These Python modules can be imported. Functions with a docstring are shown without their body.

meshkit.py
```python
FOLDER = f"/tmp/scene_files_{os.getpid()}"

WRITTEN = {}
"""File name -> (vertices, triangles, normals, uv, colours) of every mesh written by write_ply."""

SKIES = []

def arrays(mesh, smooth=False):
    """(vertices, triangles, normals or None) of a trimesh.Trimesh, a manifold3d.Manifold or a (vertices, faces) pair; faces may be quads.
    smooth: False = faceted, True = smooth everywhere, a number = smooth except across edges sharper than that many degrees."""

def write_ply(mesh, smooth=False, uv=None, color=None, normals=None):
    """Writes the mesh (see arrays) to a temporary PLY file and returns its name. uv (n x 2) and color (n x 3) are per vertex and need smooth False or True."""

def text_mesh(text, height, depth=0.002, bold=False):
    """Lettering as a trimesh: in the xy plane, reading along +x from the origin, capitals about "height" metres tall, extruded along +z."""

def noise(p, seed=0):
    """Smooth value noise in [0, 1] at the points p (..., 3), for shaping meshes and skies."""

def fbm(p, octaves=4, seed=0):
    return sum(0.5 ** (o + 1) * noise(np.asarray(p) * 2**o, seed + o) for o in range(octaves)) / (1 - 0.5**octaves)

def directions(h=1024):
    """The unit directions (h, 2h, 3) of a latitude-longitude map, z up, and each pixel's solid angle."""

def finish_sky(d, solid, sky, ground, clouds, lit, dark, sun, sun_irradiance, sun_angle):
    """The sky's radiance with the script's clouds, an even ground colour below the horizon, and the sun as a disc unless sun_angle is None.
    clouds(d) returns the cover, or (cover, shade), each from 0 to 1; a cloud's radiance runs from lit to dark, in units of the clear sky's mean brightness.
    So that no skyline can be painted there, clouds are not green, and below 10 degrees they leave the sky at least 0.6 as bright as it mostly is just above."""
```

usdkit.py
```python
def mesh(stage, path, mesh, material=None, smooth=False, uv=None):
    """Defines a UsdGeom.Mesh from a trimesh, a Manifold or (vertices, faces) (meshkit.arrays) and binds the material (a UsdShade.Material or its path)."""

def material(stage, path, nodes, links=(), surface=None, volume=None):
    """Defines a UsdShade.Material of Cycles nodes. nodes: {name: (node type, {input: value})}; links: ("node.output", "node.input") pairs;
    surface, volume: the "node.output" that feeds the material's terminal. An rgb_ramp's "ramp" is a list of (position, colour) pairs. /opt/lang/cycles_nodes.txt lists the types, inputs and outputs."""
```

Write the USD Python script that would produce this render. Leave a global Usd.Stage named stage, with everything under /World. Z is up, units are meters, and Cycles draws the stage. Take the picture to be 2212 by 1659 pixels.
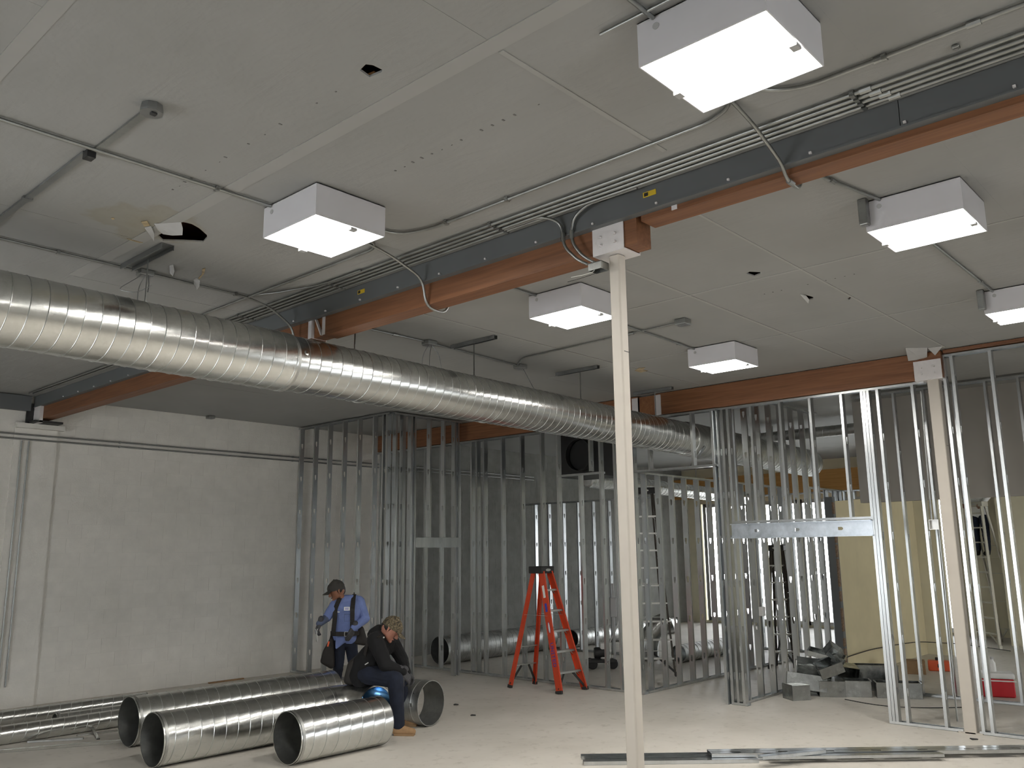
import math, random
import numpy as np, trimesh, manifold3d as m3, usdkit, meshkit
from pxr import Gf, Sdf, Usd, UsdGeom, UsdLux, UsdShade
from shapely.geometry import Polygon, box as sbox
from shapely.ops import unary_union

rnd = random.Random(7)
stage = Usd.Stage.CreateInMemory()
UsdGeom.SetStageUpAxis(stage, UsdGeom.Tokens.z)
UsdGeom.SetStageMetersPerUnit(stage, 1.0)
UsdGeom.Xform.Define(stage, '/World')
UsdGeom.Scope.Define(stage, '/World/Looks')

# ---------------------------------------------------------------- camera, daylight, exposure
W_, H_, F_, EYE = 2212, 1659, 1850.0, np.array([0, 0, 2.1])
EXPOSURE = -0.2
LAMP = 68.0
SKY = 2.6
WINDOW = 1.3


def pdir(x, y):
    return np.array([x - W_ / 2, -(y - H_ / 2), -F_])


UPV = pdir(997, -8637); UPV /= np.linalg.norm(UPV)
YV = pdir(-965, 1216); YV = YV - UPV * (YV @ UPV); YV /= np.linalg.norm(YV)
XV = np.cross(YV, UPV)
ROT = np.stack([XV, YV, UPV])          # camera axes -> world axes
cam = UsdGeom.Camera.Define(stage, '/World/camera')
mm = np.eye(4); mm[:3, :3] = ROT.T; mm[3, :3] = EYE
cam.AddTransformOp().Set(Gf.Matrix4d(*mm.ravel().tolist()))
cam.CreateHorizontalApertureAttr(36.0); cam.CreateVerticalApertureAttr(27.0)
cam.CreateFocalLengthAttr(36.0 * F_ / W_); cam.CreateClippingRangeAttr(Gf.Vec2f(0.05, 200))
cam.CreateExposureAttr(EXPOSURE)

dome = UsdLux.DomeLight.Define(stage, '/World/sky')
dome.CreateIntensityAttr(SKY); dome.CreateColorAttr(Gf.Vec3f(0.93, 0.97, 1.0))


def window_light(name, w, h, at, aim, k=1.0):   # daylight through a storefront window behind the camera
    l = UsdLux.RectLight.Define(stage, '/World/' + name)
    l.CreateWidthAttr(w); l.CreateHeightAttr(h); l.CreateIntensityAttr(WINDOW * k); l.CreateNormalizeAttr(False)
    l.CreateColorAttr(Gf.Vec3f(0.97, 0.985, 1.0))
    z = -np.array(aim, float); x = np.cross([0, 0, 1], z); x /= np.linalg.norm(x); y = np.cross(z, x)
    t = np.eye(4); t[0, :3] = x; t[1, :3] = y; t[2, :3] = z; t[3, :3] = at
    l.AddTransformOp().Set(Gf.Matrix4d(*t.ravel().tolist()))


window_light('daylight_side', 2.6, 2.0, (1.8, -5.85, 1.45), (0, 1, 0), 0.7)
window_light('daylight_back', 4.6, 2.1, (-4.85, 7.2, 1.5), (1, 0, 0), 1.0)

window_light('daylight_backroom', 5.0, 2.0, (17.0, -5.85, 1.6), (0, 1, 0), 1.3)


def at(px, py, D):
    """The world point at depth D (metres along the lens axis) under a pixel of the photograph."""
    return EYE + ROT @ (pdir(px, py) / F_ * D)


# ---------------------------------------------------------------- materials
def M(name, nodes, links=(), surface='p.BSDF'):
    return usdkit.material(stage, '/World/Looks/' + name, nodes, links, surface)


def plain(name, col, rough=0.6, metal=0.0, noise=0.0, scale=12, bump=0.0, spec=None, bscale=None, vary=0.0):
    """Principled with a noise-varied base colour, optional bump and per-object variation."""
    p = {'base_color': col, 'roughness': rough, 'metallic': metal}
    if spec is not None:
        p['specular_ior_level'] = spec
    n = {'p': ('principled_bsdf', p)}; l = []
    if noise:
        a = [min(1, c * (1 - noise)) for c in col]; b = [min(1, c * (1 + noise)) for c in col]
        n.update(tc=('texture_coordinate', {}), nz=('noise_texture', {'scale': scale, 'detail': 5, 'roughness': 0.6}),
                 rp=('rgb_ramp', {'ramp': [(0.3, a), (0.7, b)]}))
        l += [('tc.object', 'nz.vector'), ('nz.fac', 'rp.fac')]
        last = 'rp.color'
        if vary:
            n.update(oi=('object_info', {}), mr=('map_range', {'to_min': 1 - vary, 'to_max': 1 + vary}), hv=('hsv', {}))
            l += [('oi.random', 'mr.value'), ('mr.result', 'hv.value'), (last, 'hv.color')]
            last = 'hv.color'
        l.append((last, 'p.base_color'))
    if bump:
        n.setdefault('tc', ('texture_coordinate', {}))
        n.update(nb=('noise_texture', {'scale': bscale or scale * 3, 'detail': 4}), bp=('bump', {'strength': bump, 'distance': 0.01}))
        l += [('tc.object', 'nb.vector'), ('nb.fac', 'bp.height'), ('bp.normal', 'p.normal')]
    return M(name, n, l)


def wood(name, a, b, stretch=(14, 0.5, 14)):
    return M(name, {'tc': ('texture_coordinate', {}), 'mp': ('mapping', {'scale': stretch}),
                    'n1': ('noise_texture', {'scale': 2.2, 'detail': 8, 'roughness': 0.62, 'distortion': 0.4}),
                    'rp': ('rgb_ramp', {'ramp': [(0.25, a), (0.5, [(x + y) / 2 for x, y in zip(a, b)]), (0.75, b)]}),
                    'oi': ('object_info', {}), 'mr': ('map_range', {'to_min': 0.78, 'to_max': 1.15}), 'hv': ('hsv', {}),
                    'p': ('principled_bsdf', {'roughness': 0.55})},
             [('tc.object', 'mp.vector'), ('mp.vector', 'n1.vector'), ('n1.fac', 'rp.fac'), ('oi.random', 'mr.value'),
              ('mr.result', 'hv.value'), ('rp.color', 'hv.color'), ('hv.color', 'p.base_color')])


def galv(name, lo, hi, r0, r1, scale=9, stretch=(1, 1, 1), vary=0.12, bump=0.05):
    """Galvanised sheet: spangle in brightness and gloss."""
    return M(name, {'tc': ('texture_coordinate', {}), 'mp': ('mapping', {'scale': stretch}),
                    'nz': ('noise_texture', {'scale': scale, 'detail': 6, 'roughness': 0.65}),
                    'rp': ('rgb_ramp', {'ramp': [(0.3, lo), (0.7, hi)]}),
                    'rr': ('map_range', {'from_min': 0.3, 'from_max': 0.7, 'to_min': r0, 'to_max': r1}),
                    'oi': ('object_info', {}), 'mr': ('map_range', {'to_min': 1 - vary, 'to_max': 1 + vary}), 'hv': ('hsv', {}),
                    'n2': ('noise_texture', {'scale': 3.0, 'detail': 2}), 'bp': ('bump', {'strength': bump, 'distance': 0.02}),
                    'p': ('principled_bsdf', {'metallic': 1.0})},
             [('tc.object', 'mp.vector'), ('mp.vector', 'nz.vector'), ('nz.fac', 'rp.fac'), ('nz.fac', 'rr.value'), ('rr.result', 'p.roughness'),
              ('oi.random', 'mr.value'), ('mr.result', 'hv.value'), ('rp.color', 'hv.color'), ('hv.color', 'p.base_color'),
              ('tc.object', 'n2.vector'), ('n2.fac', 'bp.height'), ('bp.normal', 'p.normal')])


m_duct = galv('galvanised_duct', (0.64, 0.65, 0.64), (0.72, 0.73, 0.71), 0.20, 0.25, 5, bump=0.0)
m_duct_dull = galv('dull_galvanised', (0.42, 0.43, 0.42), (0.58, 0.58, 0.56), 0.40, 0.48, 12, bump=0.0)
m_sheet = galv('sheet_metal', (0.36, 0.38, 0.38), (0.46, 0.48, 0.48), 0.20, 0.28, 6, bump=0.0)
m_seam = galv('seam_steel', (0.40, 0.41, 0.40), (0.52, 0.53, 0.52), 0.34, 0.42, 12, bump=0.0)
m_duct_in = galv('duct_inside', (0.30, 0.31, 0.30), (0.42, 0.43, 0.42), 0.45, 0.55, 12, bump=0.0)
m_stud = galv('galvanised_stud', (0.56, 0.58, 0.59), (0.61, 0.63, 0.64), 0.25, 0.28, 3, (1, 1, 0.15), 0.12, bump=0.0)
m_header = galv('header_steel', (0.55, 0.60, 0.66), (0.66, 0.71, 0.77), 0.28, 0.36, 4)
m_emt = galv('conduit_steel', (0.30, 0.31, 0.30), (0.40, 0.41, 0.40), 0.34, 0.45, 8, vary=0.05)
m_strut = galv('strut_steel', (0.28, 0.29, 0.29), (0.36, 0.37, 0.37), 0.4, 0.55, 10)
m_blue_reflect = galv('blue_reflection_tint', (0.36, 0.58, 0.80), (0.48, 0.70, 0.92), 0.13, 0.18, 6, bump=0.0)  # reflected blue daylight painted into the metal colour of the elbow lining
m_ceil = M('white_scrim', {'tc': ('texture_coordinate', {}), 'mp': ('mapping', {'rotation': (0, 0, 0.5), 'scale': (2.2, 0.5, 1)}), 'n0': ('noise_texture', {'scale': 1.3, 'detail': 5}),
            'rp': ('rgb_ramp', {'ramp': [(0.3, (0.315, 0.317, 0.305)), (0.7, (0.345, 0.345, 0.335))]}), 'n1': ('noise_texture', {'scale': 3.0, 'detail': 3, 'distortion': 0.8}), 'n2': ('noise_texture', {'scale': 30, 'detail': 3}),
            'nd': ('noise_texture', {'scale': 5.0, 'detail': 4}), 'vs': ('vector_math', {'math_type': 'scale', 'scale': 0.5}), 'va': ('vector_math', {'math_type': 'add'}), 'ds': ('vector_math', {'math_type': 'distance', 'vector2': (2.85, 6.15, 4.72)}),
            'sr': ('rgb_ramp', {'ramp': [(0.0, (0.90, 0.84, 0.70)), (0.22, (0.96, 0.93, 0.85)), (0.33, (0.92, 0.88, 0.78)), (0.40, (1, 1, 1))]}), 'ml': ('mix_color', {'blend_type': 'multiply', 'fac': 1.0}),
            'mx': ('mix_float', {'fac': 0.2}), 'bp': ('bump', {'strength': 0.4, 'distance': 0.02}), 'p': ('principled_bsdf', {'roughness': 0.75})},
           [('tc.object', 'n0.vector'), ('n0.fac', 'rp.fac'), ('tc.object', 'nd.vector'), ('nd.color', 'vs.vector1'), ('vs.vector', 'va.vector1'), ('tc.object', 'va.vector2'), ('va.vector', 'ds.vector1'), ('ds.value', 'sr.fac'),
            ('rp.color', 'ml.a'), ('sr.color', 'ml.b'), ('ml.result', 'p.base_color'), ('tc.object', 'mp.vector'), ('mp.vector', 'n1.vector'), ('tc.object', 'n2.vector'),
            ('n1.fac', 'mx.a'), ('n2.fac', 'mx.b'), ('mx.result', 'bp.height'), ('bp.normal', 'p.normal')])
m_tape = plain('scrim_tape', (0.37, 0.368, 0.355), 0.6, noise=0.03, scale=3)
m_flap = plain('torn_scrim', (0.5, 0.5, 0.5), 0.6, noise=0.04, scale=6)
m_stain = plain('stained_scrim', (0.42, 0.33, 0.20), 0.8, noise=0.3, scale=14)
m_staple = plain('staple_grey', (0.20, 0.195, 0.19), 0.8)  # plain dark grey of the staples themselves
m_deck = plain('roof_deck', (0.16, 0.07, 0.04), 0.9, noise=0.3, scale=9)
m_ply = plain('torn_plywood', (0.30, 0.15, 0.06), 0.8, noise=0.5, scale=30)
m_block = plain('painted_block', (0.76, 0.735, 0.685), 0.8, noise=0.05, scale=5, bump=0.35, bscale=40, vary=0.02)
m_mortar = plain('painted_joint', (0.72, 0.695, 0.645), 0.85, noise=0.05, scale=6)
m_block_shade = plain('shaded_block', (0.24, 0.24, 0.225), 0.9, noise=0.12, scale=4, bump=0.35, bscale=40)  # same blockwork, the shade of the back rooms put into a darker colour
m_floor = M('concrete_floor', {'tc': ('texture_coordinate', {}), 'n1': ('noise_texture', {'scale': 0.55, 'detail': 7, 'roughness': 0.62}),
            'r1': ('rgb_ramp', {'ramp': [(0.3, (0.51, 0.48, 0.425)), (0.55, (0.61, 0.575, 0.52)), (0.75, (0.67, 0.635, 0.575))]}),
            'n2': ('noise_texture', {'scale': 7.0, 'detail': 8, 'roughness': 0.7}), 'r2': ('rgb_ramp', {'ramp': [(0.28, (0.62, 0.60, 0.57)), (0.45, (1, 1, 1))]}),
            'mx': ('mix_color', {'blend_type': 'multiply', 'fac': 0.7}), 'bp': ('bump', {'strength': 0.15, 'distance': 0.01}),
            'p': ('principled_bsdf', {'roughness': 0.55})},
            [('tc.object', 'n1.vector'), ('tc.object', 'n2.vector'), ('n1.fac', 'r1.fac'), ('n2.fac', 'r2.fac'), ('r1.color', 'mx.a'), ('r2.color', 'mx.b'),
             ('mx.result', 'p.base_color'), ('n2.fac', 'bp.height'), ('bp.normal', 'p.normal')])
m_white = plain('white_enamel', (0.68, 0.67, 0.70), 0.45, noise=0.02, scale=4)
m_post = plain('cream_post_paint', (0.53, 0.49, 0.435), 0.5, noise=0.03, scale=5)
m_plate = plain('white_steel_plate', (0.74, 0.71, 0.71), 0.5, noise=0.05, scale=9)
m_wood = wood('glulam', (0.15, 0.058, 0.024), (0.29, 0.125, 0.055))
m_wood_red = wood('glulam_top', (0.20, 0.075, 0.045), (0.34, 0.15, 0.10))
m_woodx = wood('glulam_end', (0.20, 0.075, 0.03), (0.34, 0.15, 0.06), (8, 8, 8))
m_pine = wood('pale_timber', (0.42, 0.20, 0.05), (0.60, 0.32, 0.10))
m_steelgrey = plain('grey_primer_steel', (0.13, 0.138, 0.142), 0.5, noise=0.05, scale=2.5)
m_dark = plain('dark_iron', (0.03, 0.03, 0.03), 0.6, noise=0.2)
m_black = plain('black_plastic', (0.018, 0.018, 0.018), 0.5, noise=0.1)
m_orange = plain('orange_fibreglass', (0.58, 0.058, 0.018), 0.38, noise=0.05, scale=5)
m_alu = plain('aluminium', (0.62, 0.62, 0.60), 0.38, 1.0, noise=0.06, scale=20)
m_aluw = plain('pale_aluminium', (0.62, 0.60, 0.52), 0.5, 0.4, noise=0.06, scale=20)
m_fibre = plain('dark_fibreglass', (0.06, 0.05, 0.04), 0.6, noise=0.15)
m_yellow = plain('yellow_drywall', (0.64, 0.56, 0.36), 0.85, noise=0.07, scale=1.6)
m_yellow2 = plain('pale_drywall', (0.74, 0.69, 0.52), 0.85, noise=0.05, scale=2)
m_greywall = plain('grey_soffit_paint', (0.35, 0.33, 0.30), 0.85, noise=0.04, scale=2)
m_brownpaper = plain('torn_drywall_edge', (0.22, 0.15, 0.10), 0.9, noise=0.4, scale=30)
m_red = plain('red_plastic', (0.55, 0.02, 0.03), 0.4, noise=0.04)
m_toolred = plain('orange_red_plastic', (0.72, 0.12, 0.04), 0.45, noise=0.05)
m_whitep = plain('white_plastic', (0.78, 0.78, 0.76), 0.4, noise=0.02)
m_card = plain('cardboard', (0.30, 0.19, 0.10), 0.85, noise=0.12, scale=10)
m_sticker = plain('yellow_sticker', (0.72, 0.50, 0.03), 0.5, noise=0.05)
m_purple = plain('purple_print', (0.10, 0.05, 0.30), 0.5)
m_blueprint = plain('blue_sticker', (0.05, 0.06, 0.42), 0.5)
m_shirt = plain('blue_work_shirt', (0.165, 0.22, 0.46), 0.85, noise=0.10, scale=9, bump=0.5, bscale=22)
m_shirtdk = plain('grey_blue_sleeve', (0.10, 0.125, 0.20), 0.85, noise=0.12, scale=10, bump=0.5, bscale=25)
m_denim = plain('dark_denim', (0.008, 0.012, 0.026), 0.9, noise=0.35, scale=9, bump=0.4, bscale=22)
m_hoodie = plain('black_hoodie', (0.006, 0.006, 0.007), 0.95, noise=0.2, bump=0.4, bscale=20)
m_skin = plain('brown_skin', (0.26, 0.115, 0.065), 0.55, noise=0.06, scale=14)
m_skin2 = plain('ruddy_skin', (0.36, 0.16, 0.11), 0.55, noise=0.08, scale=14)
m_hair = plain('black_hair', (0.010, 0.008, 0.007), 0.6, noise=0.2)
m_eye = plain('eye_white', (0.6, 0.58, 0.55), 0.3)
m_lip = plain('lip', (0.22, 0.075, 0.055), 0.5)
m_capgrey = plain('charcoal_cap', (0.045, 0.042, 0.038), 0.9, noise=0.15)
m_glove = plain('grey_work_glove', (0.055, 0.055, 0.06), 0.75, noise=0.2)
m_leather = plain('dark_leather', (0.016, 0.013, 0.011), 0.7, noise=0.3)
m_boot = plain('tan_boot', (0.33, 0.20, 0.10), 0.8, noise=0.15)
m_camo = M('camouflage', {'tc': ('texture_coordinate', {}), 'n1': ('noise_texture', {'scale': 18, 'detail': 3, 'distortion': 1.5}),
           'rp': ('rgb_ramp', {'interpolate': False, 'ramp': [(0.0, (0.035, 0.03, 0.02)), (0.42, (0.09, 0.07, 0.04)), (0.5, (0.17, 0.135, 0.085)), (0.56, (0.06, 0.05, 0.03)), (0.66, (0.30, 0.26, 0.19))]}),
           'p': ('principled_bsdf', {'roughness': 0.9})}, [('tc.object', 'n1.vector'), ('n1.fac', 'rp.fac'), ('rp.color', 'p.base_color')])
m_lamp = M('lamp_lens', {'e': ('emission', {'color': (1.0, 0.965, 0.90), 'strength': LAMP})}, surface='e.emission')
m_tab = plain('lens_clip', (0.45, 0.45, 0.45), 0.6)
m_glass = M('window_glass', {'t': ('transparent_bsdf', {}), 'g': ('glossy_bsdf', {'roughness': 0.03}), 'f': ('fresnel', {'IOR': 1.45}), 'm': ('mix_closure', {})},
            [('f.fac', 'm.fac'), ('t.BSDF', 'm.closure1'), ('g.BSDF', 'm.closure2')], 'm.closure')
m_paving = plain('bright_paving', (0.6, 0.6, 0.58), 0.9, noise=0.05)

# ---------------------------------------------------------------- scene-tree helpers
_used = {}


def path_for(name, parent):
    key = (parent, name)
    n = _used.get(key, 0); _used[key] = n + 1
    return f'{parent}/{name}' + (f'_{n:03d}' if n else '')


class Node:
    def __init__(s, path, loc):
        s.path, s.loc = path, np.asarray(loc, float)


def tag(prim, label=None, cat=None, group=None, kind=None):
    for k, v in (('label', label), ('category', cat), ('group', group), ('kind', kind)):
        if v:
            prim.SetCustomDataByKey(k, v)


def thing(name, label, cat, loc=(0, 0, 0), group=None, kind=None):
    p = path_for(name, '/World')
    x = UsdGeom.Xform.Define(stage, p); x.AddTranslateOp().Set(Gf.Vec3d(*map(float, loc)))
    tag(x.GetPrim(), label, cat, group, kind)
    return Node(p, loc)


def V(mesh):
    if isinstance(mesh, list):
        mesh = trimesh.util.concatenate([as_tm(m) for m in mesh])
    return as_tm(mesh)


def as_tm(mesh):
    if hasattr(mesh, 'to_mesh'):
        g = mesh.to_mesh(); return trimesh.Trimesh(np.asarray(g.vert_properties)[:, :3], np.asarray(g.tri_verts), process=False)
    return mesh


def part(name, mesh, mat, parent, label=None, smooth=False, kind=None):
    """One Mesh under a thing (or under a part, as a sub-part). Mesh coordinates are world coordinates."""
    g = V(mesh); p = path_for(name, parent.path)
    v = np.asarray(g.vertices) - parent.loc
    m = usdkit.mesh(stage, p, (v, np.asarray(g.faces)), mat, smooth=smooth)
    tag(m.GetPrim(), label, kind=kind)
    return Node(p, parent.loc)


def single(name, mesh, mat, label, cat, group=None, kind=None, smooth=False):
    g = V(mesh); p = path_for(name, '/World')
    b = g.bounds; loc = np.array([(b[0, 0] + b[1, 0]) / 2, (b[0, 1] + b[1, 1]) / 2, b[0, 2]])
    m = usdkit.mesh(stage, p, (np.asarray(g.vertices) - loc, np.asarray(g.faces)), mat, smooth=smooth)
    m.AddTranslateOp().Set(Gf.Vec3d(*loc.tolist()))
    tag(m.GetPrim(), label, cat, group, kind)
    return Node(p, loc)


def struct(name, mesh=None, mat=None, label=None, smooth=False, cat=None):
    p = path_for(name, '/World')
    if mesh is None:
        x = UsdGeom.Xform.Define(stage, p)
        tag(x.GetPrim(), label, cat, kind='structure'); return Node(p, (0, 0, 0))
    g = V(mesh); m = usdkit.mesh(stage, p, (g.vertices, g.faces), mat, smooth=smooth)
    tag(m.GetPrim(), label, cat, kind='structure')
    return Node(p, (0, 0, 0))


# ---------------------------------------------------------------- mesh helpers
def bx(x0, x1, y0, y1, z0, z1):
    b = trimesh.creation.box([abs(x1 - x0), abs(y1 - y0), abs(z1 - z0)])
    b.apply_translation([(x0 + x1) / 2, (y0 + y1) / 2, (z0 + z1) / 2]); return b


def frame(d, up=(0, 0, 1)):
    d = np.asarray(d, float); d = d / np.linalg.norm(d)
    u = np.asarray(up, float)
    if abs(d @ u) > 0.98:
        u = np.array([1.0, 0, 0])
    s = np.cross(d, u); s /= np.linalg.norm(s); return d, s, np.cross(s, d)


def beam(a, b, w, h, up=(0, 0, 1), ch=0.0):
    """A box bar from a to b, w wide (sideways) and h high."""
    a, b = np.asarray(a, float), np.asarray(b, float); d, s, u = frame(b - a, up)
    prof = [(-w / 2, -h / 2), (w / 2, -h / 2), (w / 2, h / 2), (-w / 2, h / 2)]
    if ch:
        prof = [(-w / 2 + ch, -h / 2), (w / 2 - ch, -h / 2), (w / 2, -h / 2 + ch), (w / 2, h / 2 - ch), (w / 2 - ch, h / 2), (-w / 2 + ch, h / 2), (-w / 2, h / 2 - ch), (-w / 2, -h / 2 + ch)]
    n = len(prof)
    v = [a + s * p + u * q for p, q in prof] + [b + s * p + u * q for p, q in prof]
    f = [(i, (i + 1) % n, (i + 1) % n + n) for i in range(n)] + [(i, (i + 1) % n + n, i + n) for i in range(n)]
    f += [(0, i + 1, i) for i in range(1, n - 1)] + [(n, n + i, n + i + 1) for i in range(1, n - 1)]
    m = trimesh.Trimesh(v, f, process=False); 
    if m.volume < 0:
        m.invert()
    return m


def rounded(pts, r, seg=5):
    """A polyline with its corners rounded to radius r."""
    P = [np.asarray(p, float) for p in pts]; out = [P[0]]
    for a, b, c in zip(P, P[1:], P[2:]):
        u, v = a - b, c - b; lu, lv = np.linalg.norm(u), np.linalg.norm(v)
        k = min(r, 0.45 * lu, 0.45 * lv); s, e = b + u / lu * k, b + v / lv * k
        for t in np.linspace(0, 1, seg):
            out.append((1 - t) ** 2 * s + 2 * t * (1 - t) * b + t * t * e)
    return out + [P[-1]]


def tube(pts, r, seg=8, bend=0.0, caps=True):
    P = np.array(rounded(pts, bend) if bend else pts, float)
    keep = [0] + [i for i in range(1, len(P)) if np.linalg.norm(P[i] - P[i - 1]) > 1e-6]; P = P[keep]
    T = np.gradient(P, axis=0); T /= np.linalg.norm(T, axis=1, keepdims=True)
    _, s, u = frame(T[0]); rings = []
    R = np.broadcast_to(r, len(P))
    for p, t, rr in zip(P, T, R):
        s = s - t * (s @ t); s /= np.linalg.norm(s); u = np.cross(s, t)
        a = np.arange(seg) * 2 * math.pi / seg
        rings.append(p + rr * (np.cos(a)[:, None] * s + np.sin(a)[:, None] * u))
    v = np.vstack(rings); f = []
    for k in range(len(P) - 1):
        for i in range(seg):
            j = (i + 1) % seg; a, b = k * seg, (k + 1) * seg
            f += [(a + i, b + j, a + j), (a + i, b + i, b + j)]
    if caps:
        n = len(v); v = np.vstack([v, P[:1], P[-1:]]); e = (len(P) - 1) * seg
        for i in range(seg):
            j = (i + 1) % seg; f += [(n, i, j), (n + 1, e + j, e + i)]
    m = trimesh.Trimesh(v, f, process=False)
    if caps and m.volume < 0:
        m.invert()
    return m


def lathe(prof, a, axis, seg=40):
    """Revolve (radius, along) pairs about the axis through a."""
    d, s, u = frame(axis); a = np.asarray(a, float); v = []; n = len(prof)
    for k in range(seg):
        t = 2 * math.pi * k / seg; w = math.cos(t) * s + math.sin(t) * u
        v += [a + d * y + w * r for r, y in prof]
    f = []
    for k in range(seg):
        p, q = k * n, (k + 1) % seg * n
        for i in range(n - 1):
            f += [(p + i, q + i, q + i + 1), (p + i, q + i + 1, p + i + 1)]
    return trimesh.Trimesh(v, f, process=False)


def extrude(poly, h, o=(0, 0, 0), ux=(1, 0, 0), uy=(0, 1, 0)):
    """Extrude shapely polygons by h along ux x uy, with the polygon's axes laid on ux and uy from o."""
    ux, uy = np.asarray(ux, float), np.asarray(uy, float); uz = np.cross(ux, uy)
    ms = []
    for g in getattr(poly, 'geoms', [poly]):
        m = trimesh.creation.extrude_polygon(g, h, engine='earcut'); v = np.asarray(m.vertices)
        ms.append(trimesh.Trimesh(np.asarray(o) + v[:, :1] * ux + v[:, 1:2] * uy + v[:, 2:] * uz, m.faces, process=False))
    return V(ms)


def rbox(x0, x1, y0, y1, z0, z1, r=0.01, seg=8):
    """A box with rounded edges."""
    s = m3.Manifold.sphere(r, seg)
    return as_tm(m3.Manifold.batch_hull([s.translate((x, y, z)) for x in (x0 + r, x1 - r) for y in (y0 + r, y1 - r) for z in (z0 + r, z1 - r)]))


def spiral(a, b, r, pitch=0.137, seg=44, ridge=0.0024, phase=0.0):
    """The outer skin of a spiral duct with its raised lock seam, as one helical strip from a to b."""
    a, b = np.asarray(a, float), np.asarray(b, float); d, s, u = frame(b - a); L = np.linalg.norm(b - a)
    vs = np.array([0.0, 0.012, 0.042, 0.054, 0.5, 1.0]); hs = np.array([0, ridge, ridge, 0, 0, 0])
    k = np.arange(int(-seg * 1), int((L / pitch + 1) * seg) + 1); th = 2 * math.pi * k / seg + phase
    x = np.clip(pitch * k[:, None] / seg + vs[None, :] * pitch, 0, L); rr = r + hs[None, :] * ((x > 0) & (x < L))
    w = np.cos(th)[:, None] * s + np.sin(th)[:, None] * u
    v = a + x[..., None] * d + rr[..., None] * w[:, None, :]
    n = len(vs); K = len(k); i = np.arange(K - 1)[:, None] * n + np.arange(n - 1)[None, :]
    f = np.stack([np.stack([i, i + n, i + n + 1], -1), np.stack([i, i + n + 1, i + 1], -1)], -2).reshape(-1, 3)
    p = v.reshape(-1, 3); t = p[f]; area = np.linalg.norm(np.cross(t[:, 1] - t[:, 0], t[:, 2] - t[:, 0]), axis=1)
    f = f[area > 1e-9]
    m = trimesh.Trimesh(p, f, process=False); c = p[f].mean(1) - a; c = c - (c @ d)[:, None] * d
    if (np.einsum('ij,ij->i', m.face_normals, c)).sum() < 0:
        m.invert()
    m.remove_unreferenced_vertices(); return m


def annulus(c, axis, r0, r1, t=0.004, seg=44):
    return lathe([(r0, 0), (r1, 0), (r1, t), (r0, t), (r0, 0)], c, axis, seg)

# ================================================================ THE SETTING
CZ = 4.47                      # ceiling
XL, XF, YR, YW = -5.0, 23.0, -6.0, 13.9


def onz(px, py, z=CZ):
    d = ROT @ pdir(px, py); return EYE + d * ((z - EYE[2]) / d[2])


floor = struct('floor', bx(XL, XF + 0.2, YR - 0.2, YW + 0.2, -0.2, 0), m_floor, 'dusty bare concrete floor of the gutted room')
struct('paving', bx(XF + 0.2, 60, -20, 40, -0.3, -0.06), m_paving, 'bright paving outside the far windows')

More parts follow.
